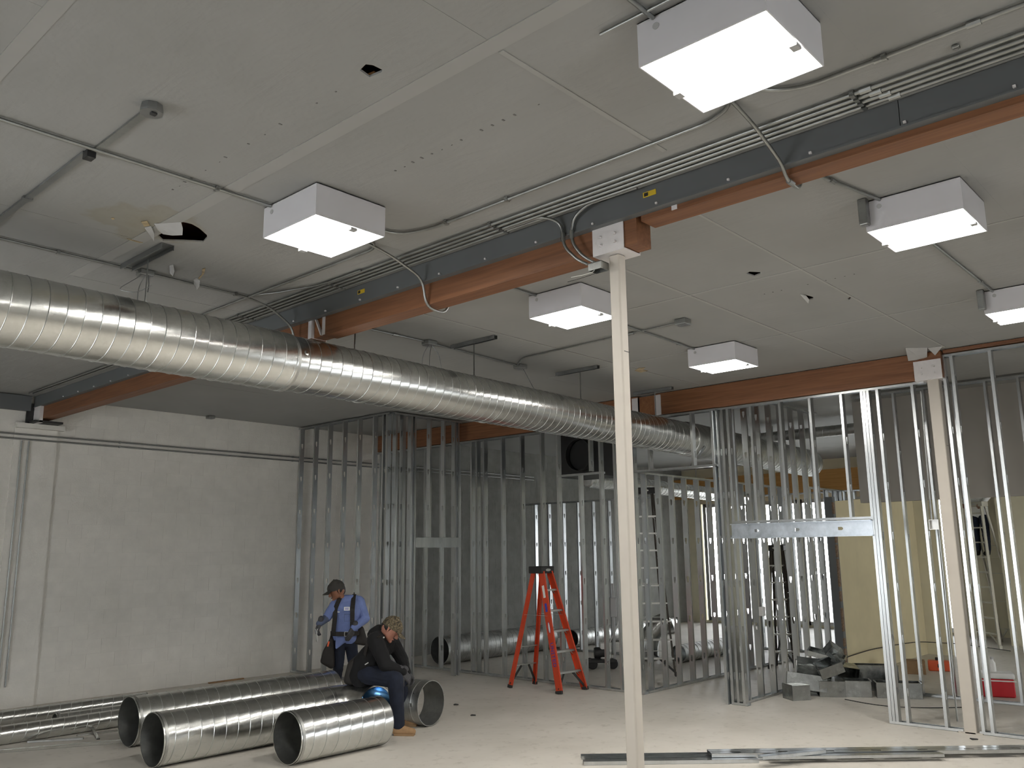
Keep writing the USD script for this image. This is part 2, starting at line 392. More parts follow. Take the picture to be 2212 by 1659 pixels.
# ceiling: sheets of white scrim, holes torn in some, dark deck above
hole_px = [
    [(333, 486), (338, 482), (396, 480), (414, 484), (430, 493), (447, 508), (447, 514), (439, 523), (395, 521), (352, 520), (341, 510), (336, 500)],
    [(777, 152), (790, 139), (806, 141), (826, 151), (824, 156), (798, 167)],
    [(1612, 591), (1619, 587), (1643, 588), (1642, 592), (1630, 597)],
    [(1733, 636), (1740, 637), (1757, 642), (1756, 646), (1748, 648)],
    [(1292, 436), (1304, 432), (1324, 431), (1322, 436), (1310, 441), (1298, 443)],
    [(1831, 645), (1840, 639), (1837, 646), (1834, 648)],
    [(2015, 772), (2030, 757), (2036, 766), (2028, 776)],
]
holes = unary_union([Polygon([onz(*p)[:2] for p in h]) for h in hole_px])
ceiling = struct('ceiling', None, None, 'white scrim-faced ceiling with taped seams and torn holes')
xs = [XL, -2.2, -0.4, 1.15, 2.68, 4.58, 6.93, 9.0, 11.14, 13.4, 15.6, 17.8, 20.4, XF + 0.2]
ys = [YR - 0.2, -3.71, -2.46, -1.21, 0.04, 1.29, 2.54, 3.79, 5.04, 6.29, 7.54, 8.79, 10.04, 11.29, 12.54, YW + 0.2]
for i in range(len(xs) - 1):
    for j in range(len(ys) - 1):
        pg = sbox(xs[i] - 0.01, ys[j] - 0.01, xs[i + 1] + 0.01, ys[j + 1] + 0.01)
        if pg.intersects(holes):
            pg = pg.difference(holes)
        part('ceiling_sheet', extrude(pg, 0.012, (0, 0, CZ + rnd.uniform(0, 0.0018))), m_ceil, ceiling)
for (x0, x1, y0, y1) in [(2.64, 2.74, 0.2, 7.5), (1.12, 1.20, 0.2, 7.5), (2.75, 4.2, 2.53, 2.56), (4.9, 11.0, 4.0, 4.03), (6.92, 6.95, 0.0, 4.7), (9.0, 9.03, 0.5, 7.5),
                         (4.9, 11.0, 2.9, 2.92), (4.95, 11.0, 6.28, 6.30)]:
    part('tape_strip', bx(x0, x1, y0, y1, CZ - (0.003 if x1 - x0 < y1 - y0 else 0.0045), CZ + 0.004), m_tape, ceiling)
for (x, y0, y1) in [(2.42, 3.3, 5.2), (3.25, 2.7, 4.0), (7.4, 2.6, 3.5)]:
    part('staple_row', [bx(x + rnd.uniform(-.012, .012), x + .012, y, y + .010, CZ - .002, CZ + .002) for y in np.arange(y0, y1, .085) + rnd.uniform(0, .04) if rnd.random() < .7], m_staple, ceiling, kind='stuff')
struct('roof_deck', bx(XL, XF + 0.2, YR - 0.2, YW + 0.2, 4.66, 4.76), m_deck, 'dark roof deck above the ceiling')


def flap(pix, drop, t=0.004):
    """A torn tongue of scrim: pixel outline on the ceiling, each corner hanging by its drop."""
    top = np.array([onz(x, y, CZ - 0.004 - d) for (x, y), d in zip(pix, drop)]); n = len(top)
    v = np.vstack([top, top + [0, 0, t]]); f = [(0, i + 1, i) for i in range(1, n - 1)] + [(n, n + i, n + i + 1) for i in range(1, n - 1)]
    f += [(i, (i + 1) % n, n + (i + 1) % n) for i in range(n)] + [(i, n + (i + 1) % n, n + i) for i in range(n)]
    return trimesh.Trimesh(v, f, process=False)


for pix, drop in [([(333, 484), (391, 480), (395, 495), (394, 508), (372, 509), (352, 506), (341, 497)], [0, 0, .03, .06, .05, .03, .02]),
                  ([(312, 492), (326, 489), (333, 505), (333, 522), (327, 512), (320, 500)], [0, 0, .03, .02, .01, 0]),
                  ([(418, 605), (424, 601), (432, 606), (431, 618), (425, 627), (419, 615)], [0, 0, 0, .04, .07, .04]),
                  ([(366, 574), (374, 572), (377, 586), (373, 597), (367, 590)], [0, 0, .02, .04, .01]),
                  ([(1728, 636), (1741, 639), (1748, 648), (1746, 656), (1738, 645)], [0, 0, .02, .04, .01]),
                  ([(1956, 752), (2003, 751), (2003, 779), (1990, 777), (1962, 780)], [0, 0, .09, .08, .09]),
                  ([(2004, 752), (2036, 748), (2020, 768)], [0, 0, .06])]:
    part('torn_flap', flap(pix, drop), m_flap, ceiling, 'torn hanging piece of white scrim')
for pix in [[(305, 478), (318, 476), (324, 486), (312, 488)], [(322, 492), (330, 500), (333, 514), (328, 507)], [(240, 470), (246, 469), (248, 472), (243, 473)],
            [(274, 514), (290, 518), (309, 523), (300, 523), (280, 517)], [(371, 578), (375, 586), (373, 596), (369, 592)], [(437, 580), (444, 578), (441, 590), (431, 602), (428, 600), (436, 592)],
            [(1371, 800), (1380, 794), (1394, 793), (1389, 798), (1400, 800), (1384, 804)], [(787, 152), (808, 143), (822, 151), (800, 156)], [(1616, 592), (1622, 588), (1636, 589), (1630, 595)]]:
    if pix[0][0] in (787, 1616):
        v = [onz(x, y, CZ + 0.05) for x, y in pix]
        part('torn_backing', extrude(Polygon([p[:2] for p in v]), 0.01, (0, 0, CZ + 0.014)), m_ply, ceiling, 'brown plywood showing in a hole')
    else:
        part('stain', extrude(Polygon([onz(x, y)[:2] for x, y in pix]), 0.003, (0, 0, CZ - 0.006)), m_stain, ceiling, 'brown curled edge of a tear')

# left wall: painted concrete blocks, a flat pilaster under the beam
wl = struct('wall_left', None, None, 'off-white painted concrete block wall with conduits along the top')
part('wall_backing', bx(XL, 11.2, YW + 0.0025, YW + 0.2, 0, 4.7), m_mortar, wl); part('wall_backing', bx(11.2, XF + 0.2, YW + 0.0025, YW + 0.2, 0, 4.7), m_block_shade, wl)
rest, rest2 = [], []
bw, bh = 0.43, 0.215
for r in range(21):
    for c in range(-3, 46):
        x0 = 0.9 + c * bw + (bw / 2 if r % 2 else 0); z0 = r * bh
        if x0 > XF - 0.5:
            continue
        b = bx(x0 + 0.002, x0 + bw - 0.002, YW - rnd.uniform(0, 0.0012), YW + 0.02, z0 + 0.002, min(z0 + bh - 0.002, 4.46))
        if 3.9 < x0 < 9.4 and r < 21:
            part('concrete_block', b, m_block, wl)
        else:
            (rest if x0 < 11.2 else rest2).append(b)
part('blockwork', rest, m_block, wl, kind='stuff')
part('blockwork', rest2, m_block_shade, wl, 'blockwork of the back rooms, its colour darkened for shade', kind='stuff')
part('pilaster', bx(4.33, 4.93, YW - 0.035, YW + 0.05, 0, 4.02), m_block, wl)
part('pilaster_cap', bx(4.33, 5.0, YW - 0.12, YW - 0.03, 3.98, 4.05), m_mortar, wl)

# walls that the lens does not see: openings on the side and behind let the daylight in
struct('wall_right', [bx(XL, 0.4, YR - 0.2, YR, 0, 4.7), bx(3.2, 14.4, YR - 0.2, YR, 0, 4.7), bx(19.6, XF + 0.2, YR - 0.2, YR, 0, 4.7), bx(14.4, 19.6, YR - 0.2, YR, 0, 0.55), bx(14.4, 19.6, YR - 0.2, YR, 2.65, 4.7), bx(0.4, 3.2, YR - 0.2, YR, 0, 0.45), bx(0.4, 3.2, YR - 0.2, YR, 2.5, 4.7),
                      bx(1.75, 1.85, YR - 0.1, YR, 0.45, 2.5)], m_block, 'pale side wall with a wide storefront window')
struct('wall_back', [bx(XL - 0.2, XL, YR - 0.2, 4.9, 0, 4.7), bx(XL - 0.2, XL, 9.5, YW + 0.2, 0, 4.7), bx(XL - 0.2, XL, 4.9, 9.5, 0, 0.45), bx(XL - 0.2, XL, 4.9, 9.5, 2.6, 4.7)], m_block, 'pale wall behind the viewer with a window')

# far end: big windows, daylight outside
wf = struct('wall_far', None, None, 'far end wall with tall bright windows')
part('wall_pier', [bx(XF, XF + 0.2, YR - 0.2, 6.25, 0, 4.7), bx(XF, XF + 0.2, 13.3, YW + 0.2, 0, 4.7), bx(XF, XF + 0.2, 6.25, 13.3, 3.42, 4.7), bx(XF, XF + 0.2, 6.25, 13.3, 0, 0.06)], m_yellow2, wf)
for n, (a, b) in enumerate([(6.3, 7.2), (7.3, 8.7), (8.8, 10.2), (10.3, 11.7), (11.8, 13.2)]):
    w = struct('window_1' if n == 0 else f'window_{n + 1}', None, None, f'bright storefront window in the far wall, number {n + 1} counted from the right')
    part('window_frame', [bx(XF + .03, XF + .1, a, b, 3.32, 3.42), bx(XF + .03, XF + .1, a, b, .06, .16), bx(XF + .03, XF + .1, a - .05, a + .05, .06, 3.42), bx(XF + .03, XF + .1, b - .05, b + .05, .06, 3.42)], m_alu, w)
    part('pane', bx(XF + .06, XF + .07, a + .05, b - .05, .16, 3.32), m_glass, w)
struct('trim_1', bx(22.2, 22.4, 2.0, 13.8, 3.55, 4.12), m_pine, 'pale timber beam in front of the far windows')

# the bulkhead left over from a removed wall, and the yellow drywall beyond it
struct('wall_soffit', bx(14.2, 14.34, -5.9, 5.27, 2.81, 4.5), m_greywall, 'grey painted upper wall left hanging over the removed wall')
yw = struct('wall_yellow', None, None, 'yellow painted drywall behind the stud frames')
pg = Polygon([(14.62, 0), (18.75, 0), (18.75, 3.15), (18.0, 3.13), (17.2, 3.05), (16.2, 2.99), (15.3, 2.92), (14.62, 2.88)])
part('drywall_panel', extrude(pg, 0.10, (0, 5.98, 0), (1, 0, 0), (0, 0, 1)), m_yellow, yw)
part('drywall_panel', extrude(Polygon([(5.41, 0), (5.98, 0), (5.98, 3.6), (5.41, 3.6)]), 0.1, (18.7, 0, 0), (0, 1, 0), (0, 0, 1)), m_yellow2, yw)
part('patch', [bx(17.0, 17.9, 5.975, 5.98, 2.25, 2.6)], m_yellow2, yw, 'bare patch of old plaster')
part('cut_end', [bx(14.52, 14.62, 5.86, 6.0, 0, 2.95)], m_steelgrey, yw, 'grey stud closing the cut wall end')
part('torn_edge', [bx(14.5, 14.56, 5.845, 5.87, 0.02 + k * 0.24, 0.02 + k * 0.24 + rnd.uniform(.12, .24)) for k in range(12)], m_brownpaper, yw)
struct('wall_backroom', bx(21.2, 21.35, -5.9, 4.95, 0, 4.4), m_yellow2, 'pale wall of the back room behind the aluminium ladder')

# ---------------------------------------------------------------- beams
b1 = thing('ceiling_beam', 'orange glulam roof beam under a grey steel channel, crossing the whole ceiling and carried by the near post', 'beam', (4.7, 3.2, 4.12))
GX0, GX1 = 4.61, 4.78
part('timber', bx(GX0, GX1, 6.78, 13.86, 4.12, 4.46), m_wood, b1)
part('timber', bx(GX0, GX1, 3.04, 6.60, 4.12, 4.46), m_wood, b1)
part('timber', bx(GX0, GX1, -5.9, 3.00, 4.262, 4.46), m_wood, b1)
part('joint_block', bx(GX0 + .03, GX1 - .01, 6.60, 6.78, 4.13, 4.44), m_woodx, b1)
for y0, y1 in ((6.56, 6.602), (6.776, 6.83)):
    part('hinge_strap', bx(GX0 - .006, GX1 + .006, y0, y1, 4.126, 4.31), m_plate, b1, 'white painted steel hinge strap')
part('hinge_strap', bx(GX0 - .006, GX0 + .002, 2.72, 2.76, 4.27, 4.31), m_plate, b1, 'white painted steel hinge strap')
part('drip', beam((GX0 + .01, 6.72, 4.30), (GX0 + .005, 6.62, 4.13), .012, .03, (1, 0, 0)), m_plate, b1)
ch = [bx(4.555, 4.61, -5.9, 1.30, 4.305, 4.468), bx(4.555, 4.61, 1.304, 13.86, 4.305, 4.468)]
part('steel_channel', ch[0], m_steelgrey, b1); part('steel_channel', ch[1], m_steelgrey, b1)
part('channel_lip', bx(4.545, 4.61, -5.9, 13.86, 4.30, 4.312), m_steelgrey, b1)
for k in range(24):
    y = 0.75 + k * 0.52
    part('bolt', bx(4.54, 4.556, y, y + .014, 4.318, 4.332), m_plate, b1)
for y, z in ((2.84, 4.41), (5.9, 4.40)):
    st_ = part('sticker', bx(4.552, 4.556, y, y + .10, z - .018, z + .018), m_sticker, b1, 'small yellow warning sticker')
    part('print', bx(4.550, 4.553, y + .06, y + .09, z - .012, z + .012), m_black, st_)
led = thing('wall_ledger', 'grey steel ledger along the block wall at the upper left edge', 'steel ledger', (3, 13.85, 4.25))
part('web', bx(XL, 4.5, YW - .10, YW - .003, 4.24, 4.46), m_steelgrey, led)
brk = thing('beam_bracket', 'dark iron seat bracket under the far left end of the beam', 'bracket', (4.6, 13.8, 4.0))
part('back_plate', bx(4.46, 4.62, YW - .06, YW - .035, 4.04, 4.36), m_dark, brk)
part('side_plate', bx(4.56, 4.609, YW - .30, YW - .04, 4.05, 4.30), m_plate, brk, 'white painted side plate')
part('seat', bx(4.50, 4.90, YW - .30, YW - .04, 4.055, 4.085), m_dark, brk)

b2 = thing('ceiling_beam', 'orange glulam roof beam over the stud wall, broken scrim hanging from its right end', 'beam', (11.2, 3.0, 4.13))
part('timber', bx(11.12, 11.30, 7.44, 13.86, 4.13, 4.46), m_wood, b2)
part('timber', bx(11.12, 11.30, 3.0, 7.12, 4.13, 4.46), m_wood, b2)
part('timber', bx(11.12, 11.30, -5.9, 2.97, 4.425, 4.462), m_wood, b2)
part('joint_block', bx(11.16, 11.28, 7.12, 7.44, 4.15, 4.45), m_woodx, b2)
for y in (7.02, 7.44):
    part('hinge_strap', bx(11.112, 11.306, y, y + .11, 4.124, 4.44), m_plate, b2, 'white painted steel hinge strap')

# ---------------------------------------------------------------- posts
def post(x, y, s, z1, label, plate, extra):
    p = thing('steel_post', label, 'post', (x, y, 0))
    part('shaft', extrude(sbox(x - s / 2 + .014, y - s / 2 + .014, x + s / 2 - .014, y + s / 2 - .014).buffer(.014, quad_segs=4), z1), m_post, p, smooth=40)
    part('base_plate', bx(x - s * .5 - .0, x + s * .5 + .0, y - s * .5 - .06, y + s * .5 + .06, 0, .012), m_post, p)
    x0, x1, y0, y1, z0, zz = plate
    cp = part('cap_plate', [bx(x0 - .008, x0, y0, y1, z0, zz), bx(x1, x1 + .008, y0, y1, z0, zz), bx(x0 - .008, x1 + .008, y0, y1, z0 - .01, z0)], m_plate, p, 'white painted saddle plate')
    for a in (.27, .73):
        for b in (.3, .62):
            yy, zb = y0 + (y1 - y0) * a, z0 + (zz - z0) * b
            part('bolt', lathe([(0, .02), (.011, .02), (.011, 0), (0, 0)], (x0 - .008, yy, zb), (-1, 0, 0), 6), m_plate, cp)
    for m, mt in extra:
        part('mark', m, mt, p)
    return p


post(4.695, 3.265, .086, 4.10, 'cream painted square steel post in the middle of the room, nearest the viewer', (4.605, 4.79, 3.14, 3.40, 4.115, 4.30),
     [(bx(4.675, 4.739, 3.2205, 3.222, 3.416, 3.420), m_black)])
post(11.22, 3.13, .135, 4.12, 'cream painted square steel post standing in the right stud wall', (11.11, 11.31, 3.0, 3.32, 4.125, 4.36),
     [(bx(11.2, 11.288, 3.061, 3.063, 3.30, 3.304), m_black)])

# ================================================================ CEILING LIGHTS
def ceiling_light(cx, cy, label):
    t = thing('ceiling_light', label, 'ceiling light', (cx, cy, 4.24), 'square ceiling lights')
    hx, hy, z0, z1, w = .285, .31, 4.245, 4.464, .006
    part('housing', [bx(cx - hx, cx - hx + w, cy - hy, cy + hy, z0, z1), bx(cx + hx - w, cx + hx, cy - hy, cy + hy, z0, z1), bx(cx - hx + w, cx + hx - w, cy - hy, cy - hy + w, z0, z1),
                     bx(cx - hx + w, cx + hx - w, cy + hy - w, cy + hy, z0, z1), bx(cx - hx, cx + hx, cy - hy, cy + hy, z1 - .004, z1)], m_white, t)
    xs_ = np.linspace(cx - hx + w + .002, cx + hx - w - .002, 13); u = (xs_ - cx) / hx
    zz = z0 + .006 + 0 * u
    v = [(x, y, z) for x, z in zip(xs_, zz) for y in (cy - hy + w + .001, cy + hy - w - .001)]
    f = []
    for i in range(12):
        a = 2 * i; f += [(a, a + 2, a + 3), (a, a + 3, a + 1)]
    up = np.array(v) + [0, 0, .006]; n = len(v)
    f2 = [(b + n, a + n, c + n) for a, b, c in f]
    rim = [0] + list(range(2, n, 2)) + [n - 1] + list(range(n - 3, 0, -2)); rimf = []
    for a, b in zip(rim, rim[1:] + rim[:1]):
        rimf += [(a, b, b + n), (a, b + n, a + n)]
    part('lens', trimesh.Trimesh(np.vstack([v, up]), f + f2 + rimf, process=False), m_lamp, t, 'glowing white lens')
    for s in (-1, 1):
        y = cy + s * (hy - .022)
        part('lens_clip', bx(cx + .00, cx + .05, y - .018, y + .018, z0 - .022, z0 - .004), m_tab, t)
    part('knockout', lathe([(0, .004), (.017, .004), (.017, 0), (0, 0)], (cx - hx, cy + .21, z1 - .055), (-1, 0, 0), 14), m_tab, t)


for cx, cy, l in [(3.30, 1.63, 'big square white ceiling light nearest the viewer, at the top right, glowing'),
                  (3.29, 4.73, 'square white ceiling light left of the grey channel beam, glowing above the round duct'),
                  (6.16, 4.80, 'square white ceiling light just left of the cream post, partly hidden by it'),
                  (9.15, 4.88, 'smallest and farthest square white ceiling light, right of the cream post'),
                  (6.12, 1.65, 'square white ceiling light at the right, beyond the orange beam'),
                  (9.08, 1.64, 'square white ceiling light cut off by the right edge of the picture')]:
    ceiling_light(cx, cy, l)

# ================================================================ CONDUITS AND BOXES ON THE CEILING
ZC = CZ - .018
P2 = lambda x, y, z=ZC: (x, y, z)


def conduit(label, pts, r=.0115, straps=(), bend=.12, group=None, couplings=()):
    t = thing('conduit', label, 'conduit', pts[0], group)
    part('pipe', tube(pts, r, 8, bend), m_emt, t, smooth=50)
    for p, d in straps:
        p = np.asarray(p, float)
        part('strap', [beam(p - .012 * np.array(d), p + .012 * np.array(d), 2.9 * r, 2.6 * r), beam(p - .010 * np.array(d), p + .010 * np.array(d), .06, .004)], m_emt, t)
    for p, d in couplings:
        p = np.asarray(p, float)
        part('coupling', tube([p - .03 * np.array(d), p + .03 * np.array(d)], r * 1.5, 8), m_emt, t)
    return t


EX, EY = (1, 0, 0), (0, 1, 0)
conduit('conduit along the ceiling from the left edge to the light above the round duct', [P2(.3, 4.97), P2(3.0, 4.95)], straps=[(P2(2.6, 4.953), EX)])
conduit('conduit at the left just above the round duct, running past the strut to the crossing', [P2(.6, 6.93), P2(2.98, 6.95)], straps=[(P2(2.35, 6.945), EX)])
conduit('conduit from the wired box above the duct to the pipe crossing near the orange beam', [P2(3.12, 6.95), P2(4.0, 6.97), (4.28, 6.975, 4.40), (4.52, 6.98, 4.26), (4.56, 6.98, 4.10), (4.86, 6.98, 4.09), (4.95, 6.98, ZC), P2(5.2, 6.99)], bend=.08, straps=[(P2(3.9, 6.97), EX)])
conduit('conduit from the light above the round duct, running leftward parallel to the beam', [P2(3.58, 4.98), P2(3.93, 4.98), P2(4.03, 5.12), P2(4.03, 9.0)], bend=.12)
conduit('long conduit between the two lights left of the orange beam, bent at both ends', [P2(3.58, 4.75), P2(3.95, 4.75), P2(4.045, 4.5), P2(4.045, 2.15), P2(3.96, 1.97), P2(3.59, 1.97 - .1)], bend=.14, straps=[(P2(4.045, 3.7), EY), (P2(4.045, 4.3), EY)])
conduit('conduit leaving the nearest light towards the upper right edge', [P2(3.59, 1.80), P2(3.92, 1.80), P2(4.055, 1.62), P2(4.06, .1)], bend=.14, straps=[(P2(4.058, 1.2), EY)], couplings=[(P2(4.058, 1.22), EY), (P2(4.058, .8), EY)])
conduit('conduit entering the nearest light from the top edge of the picture', [P2(2.2, 1.85), P2(3.01, 1.85)])
conduit('short conduit along the near side of the nearest light at the top edge', [P2(2.95, 2.1), P2(2.95, .9)], r=.009)
conduit('bent conduit dropping from the nearest light under the orange beam to the light beyond', [P2(3.59, 1.93), P2(3.95, 1.95), (4.2, 1.96, 4.42), (4.53, 1.965, 4.31), (4.60, 1.97, 4.235), (4.80, 1.98, 4.23), (4.90, 1.99, ZC - .02), P2(5.1, 2.0)], bend=.08, couplings=[((4.66, 1.973, 4.236), EX)])
conduit('conduit on the far side of the beam entering the right-hand light', [P2(5.1, 2.01), P2(5.83, 1.85)], couplings=[(P2(5.3, 1.965), EX)])
conduit('conduit between the two lights at the right edge', [P2(6.41, 1.86), P2(8.79, 1.86)], couplings=[(P2(8.4, 1.86), EX)])
conduit('bent conduit dropping from the light above the duct under the orange beam', [P2(3.58, 5.0), P2(3.9, 5.04), (4.2, 5.08, 4.42), (4.53, 5.1, 4.32), (4.58, 5.11, 4.09), (4.84, 5.14, 4.085), (4.93, 5.15, ZC - .01), P2(5.15, 5.16)], bend=.1)
conduit('short conduit entering the light beside the post from the left', [P2(5.2, 5.02), P2(5.88, 5.02)])
conduit('conduit running from behind the post to the farthest light', [P2(6.44, 5.03), P2(8.87, 5.1)], couplings=[(P2(8.5, 5.09), EX)])
conduit('long conduit above the round duct past the wired box and struts', [P2(5.3, 7.09), P2(6.33, 7.09)], couplings=[(P2(5.9, 7.09), EX)])
conduit('conduit between the wired box and the small box with the hanging wire', [P2(6.47, 7.10), P2(8.05, 7.2)])
conduit('conduit from the box with one straight wire, passing behind the near post', [P2(7.99, 7.15), P2(7.75, 6.85), P2(7.68, 4.62)], bend=.1, couplings=[(P2(7.7, 5.2), EY)])
for k, (xa, yb) in enumerate([(4.30, 9.4), (4.36, 13.5), (4.415, 13.5), (4.47, 9.2)]):
    conduit(['outermost of four conduits bundled along the orange beam, farthest from it', 'second of four bundled conduits counted from the orange beam outward, reaching the far wall',
             'third of four bundled conduits counted outward, reaching the block wall', 'innermost of four bundled conduits, closest to the grey channel'][k],
            [P2(xa, -1.5), P2(xa, yb)], r=.0125, group='conduits bundled along the beam', straps=[(P2(xa, y), EY) for y in (.55, 1.45, 4.1, 6.1, 7.6)], couplings=[(P2(xa, 1.38 - .03 * k), EY), (P2(xa, .52), EY)])
conduit('thin conduit joining the pipe crossing to the bundled conduits', [P2(4.04, 6.85), P2(4.12, 6.7), P2(4.28, 6.2), P2(4.28, 5.6)], r=.010, bend=.15)
jb = (4.585, 3.40, 4.045)
conduit('left of two bent conduits dropping to the open box by the near post', [P2(4.44, 4.1), P2(4.44, 3.72), (4.53, 3.62, 4.40), (4.535, 3.61, 4.22), (4.55, 3.50, 4.10), (4.585, 3.44, 4.06)], r=.0115, bend=.07, couplings=[((4.534, 3.612, 4.29), (0, 0, 1))])
conduit('right of two bent conduits dropping to the open box by the near post', [P2(4.50, 2.95), P2(4.49, 3.36), (4.53, 3.52, 4.40), (4.535, 3.54, 4.24), (4.55, 3.46, 4.12), (4.595, 3.385, 4.06)], r=.0115, bend=.09, couplings=[((4.534, 3.535, 4.29), (0, 0, 1))])
bxs = thing('junction_box', 'open square junction box with a loose wire, hung beside the saddle of the near post', 'junction box', (4.6, 3.38, 4.0))
part('box', [bx(4.565, 4.655, 3.31, 3.314, 4.0, 4.055), bx(4.565, 4.655, 3.416, 3.42, 4.0, 4.055), bx(4.565, 4.569, 3.314, 3.416, 4.0, 4.055), bx(4.651, 4.655, 3.314, 3.416, 4.0, 4.055), bx(4.565, 4.655, 3.31, 3.42, 4.05, 4.054)], m_emt, bxs)
part('wire', tube([(4.60, 3.38, 4.045), (4.59, 3.39, 3.995), (4.57, 3.47, 3.985), (4.55, 3.56, 3.985)], .0025, 6, .02), m_whitep, bxs)
part('wire', tube([(4.61, 3.36, 4.045), (4.60, 3.37, 3.985), (4.57, 3.5, 3.965), (4.56, 3.60, 3.962)], .002, 6, .02), m_black, bxs)


def jbox(label, x, y, sx, sy, h, wires=(), group=None, octo=False):
    t = thing('junction_box', label, 'junction box', (x, y, CZ - h), group)
    if octo:
        b = lathe([(0, 0), (sx * .62, 0), (sx * .62, .012), (sx * .55, h), (0, h)], (x, y, CZ - h), (0, 0, 1), 8)
        part('box', b, m_strut, t); part('lug', rbox(x - .012, x + .02, y - .03, y + .0, CZ - h - .012, CZ - h + .004, .004), m_dark, t)
    else:
        part('box', rbox(x - sx / 2, x + sx / 2, y - sy / 2, y + sy / 2, CZ - h, CZ - .002, .006), m_emt, t)
        part('cover', bx(x - sx / 2 + .008, x + sx / 2 - .008, y - sy / 2 + .008, y + sy / 2 - .008, CZ - h - .004, CZ - h + .002), m_strut, t)
    for w in wires:
        part('wire', tube(w, .0035, 6, .08), m_strut, t)


jbox('octagonal grey ceiling box at the end of the slanting strip on the left', 1.835, 4.25, .10, .10, .05, octo=True)
jbox('wired box on the ceiling at the left above the round duct, wires hanging in loops', 3.05, 6.95, .12, .10, .05,
     wires=[[(3.03, 6.93, 4.43), (2.95, 6.95, 4.36), (2.86, 7.05, 4.28), (2.98, 6.92, 4.25), (3.08, 6.88, 4.33)], [(3.05, 6.93, 4.43), (3.01, 6.95, 4.34), (2.99, 6.93, 4.25), (2.99, 6.92, 4.12)], [(3.06, 6.92, 4.43), (3.07, 6.91, 4.34), (3.06, 6.90, 4.27)]])
jbox('box on the ceiling left of the long strut, a hoop of wire hanging from it', 6.40, 7.08, .14, .12, .055,
     wires=[[(6.38, 7.06, 4.42), (6.32, 7.10, 4.30), (6.30, 7.1, 4.06)], [(6.42, 7.06, 4.42), (6.48, 7.0, 4.30), (6.50, 6.96, 4.04)], [(6.40, 7.04, 4.42), (6.35, 7.02, 4.29), (6.33, 7.0, 4.08)]])
jbox('small box on the ceiling with one straight wire down to the duct', 8.09, 7.2, .14, .12, .055, wires=[[(8.09, 7.16, 4.42), (8.1, 7.06, 4.25), (8.1, 6.92, 4.02)]])
jbox('grey box on the ceiling right of the near post at the end of a conduit', 7.65, 4.52, .13, .13, .06)
jbox('small grey box against the light at the right, by its lower left corner', 5.79, 1.95, .06, .06, .19)
jbox('small grey box against the light at the right edge, by its left corner', 8.74, 1.95, .06, .06, .19)
q_ = onz(455, 898)
jbox('small dark box on the ceiling near the block wall, left of the closet frame', q_[0], q_[1], .12, .12, .05)
jbox('tiny box stuck on the ceiling near the upper right edge', 4.22, .92, .035, .035, .02)
rw = thing('raceway', 'painted metal strip running slantwise on the ceiling at the left to the octagonal box', 'raceway', (1.85, 5, CZ))
part('channel', bx(1.822, 1.862, 4.30, 5.02, CZ - .014, CZ - .001), m_emt, rw); part('channel', bx(1.795, 1.835, 5.06, 7.4, CZ - .016, CZ - .001), m_strut, rw)
part('strap', bx(1.80, 1.85, 5.0, 5.07, CZ - .05, CZ - .004), m_black, rw); part('joint', bx(1.785, 1.845, 6.0, 6.04, CZ - .02, CZ - .002), m_strut, rw)


def strut_hanger(label, x, y0, y1, rods, duct_z, w=.041):
    t = thing('duct_hanger', label, 'duct hanger', (x, y0, CZ))
    z0, z1 = CZ - .045, CZ - .002
    part('strut', [bx(x - w / 2, x + w / 2, y0, y1, z1 - .003, z1), bx(x - w / 2, x - w / 2 + .003, y0, y1, z0, z1 - .003), bx(x + w / 2 - .003, x + w / 2, y0, y1, z0, z1 - .003),
                   bx(x - w / 2 + .003, x - w / 2 + .012, y0, y1, z0, z0 + .003), bx(x + w / 2 - .012, x + w / 2 - .003, y0, y1, z0, z0 + .003)], m_strut, t)
    for (y, wd, zb) in rods:
        part('drop_strap', beam((x, y, z0 + .01), (x, y, zb), .003, wd, (0, 1, 0)), m_emt, t)
        part('foot', [beam((x - .06, y, zb - .03), (x, y, zb), .03, .003), beam((x, y, zb), (x + .06, y, zb - .03), .03, .003)], m_emt, t)


strut_hanger('wide strut on the ceiling at the left, beside the big torn hole', 2.88, 6.2, 6.93, [(6.53, .022, 4.075)], 3.8, .10)
strut_hanger('strut above the duct just beyond the orange beam, only its bright drop strap showing', 5.02, 6.3, 6.98, [(6.64, .022, 4.065)], 3.8)
strut_hanger('long strut on the ceiling beside the box with the hoop of wire', 6.74, 6.36, 7.06, [(6.70, .018, 4.062)], 3.8, .055)
strut_hanger('strut on the ceiling left of the near post, its strap slanting to the duct', 8.83, 6.5, 7.2, [(6.80, .015, 4.062)], 3.75, .055)
strut_hanger('strut hung right of the near post, in front of the farther beam', 10.82, 6.62, 7.30, [(6.93, .015, 4.062)], 3.75, .055)

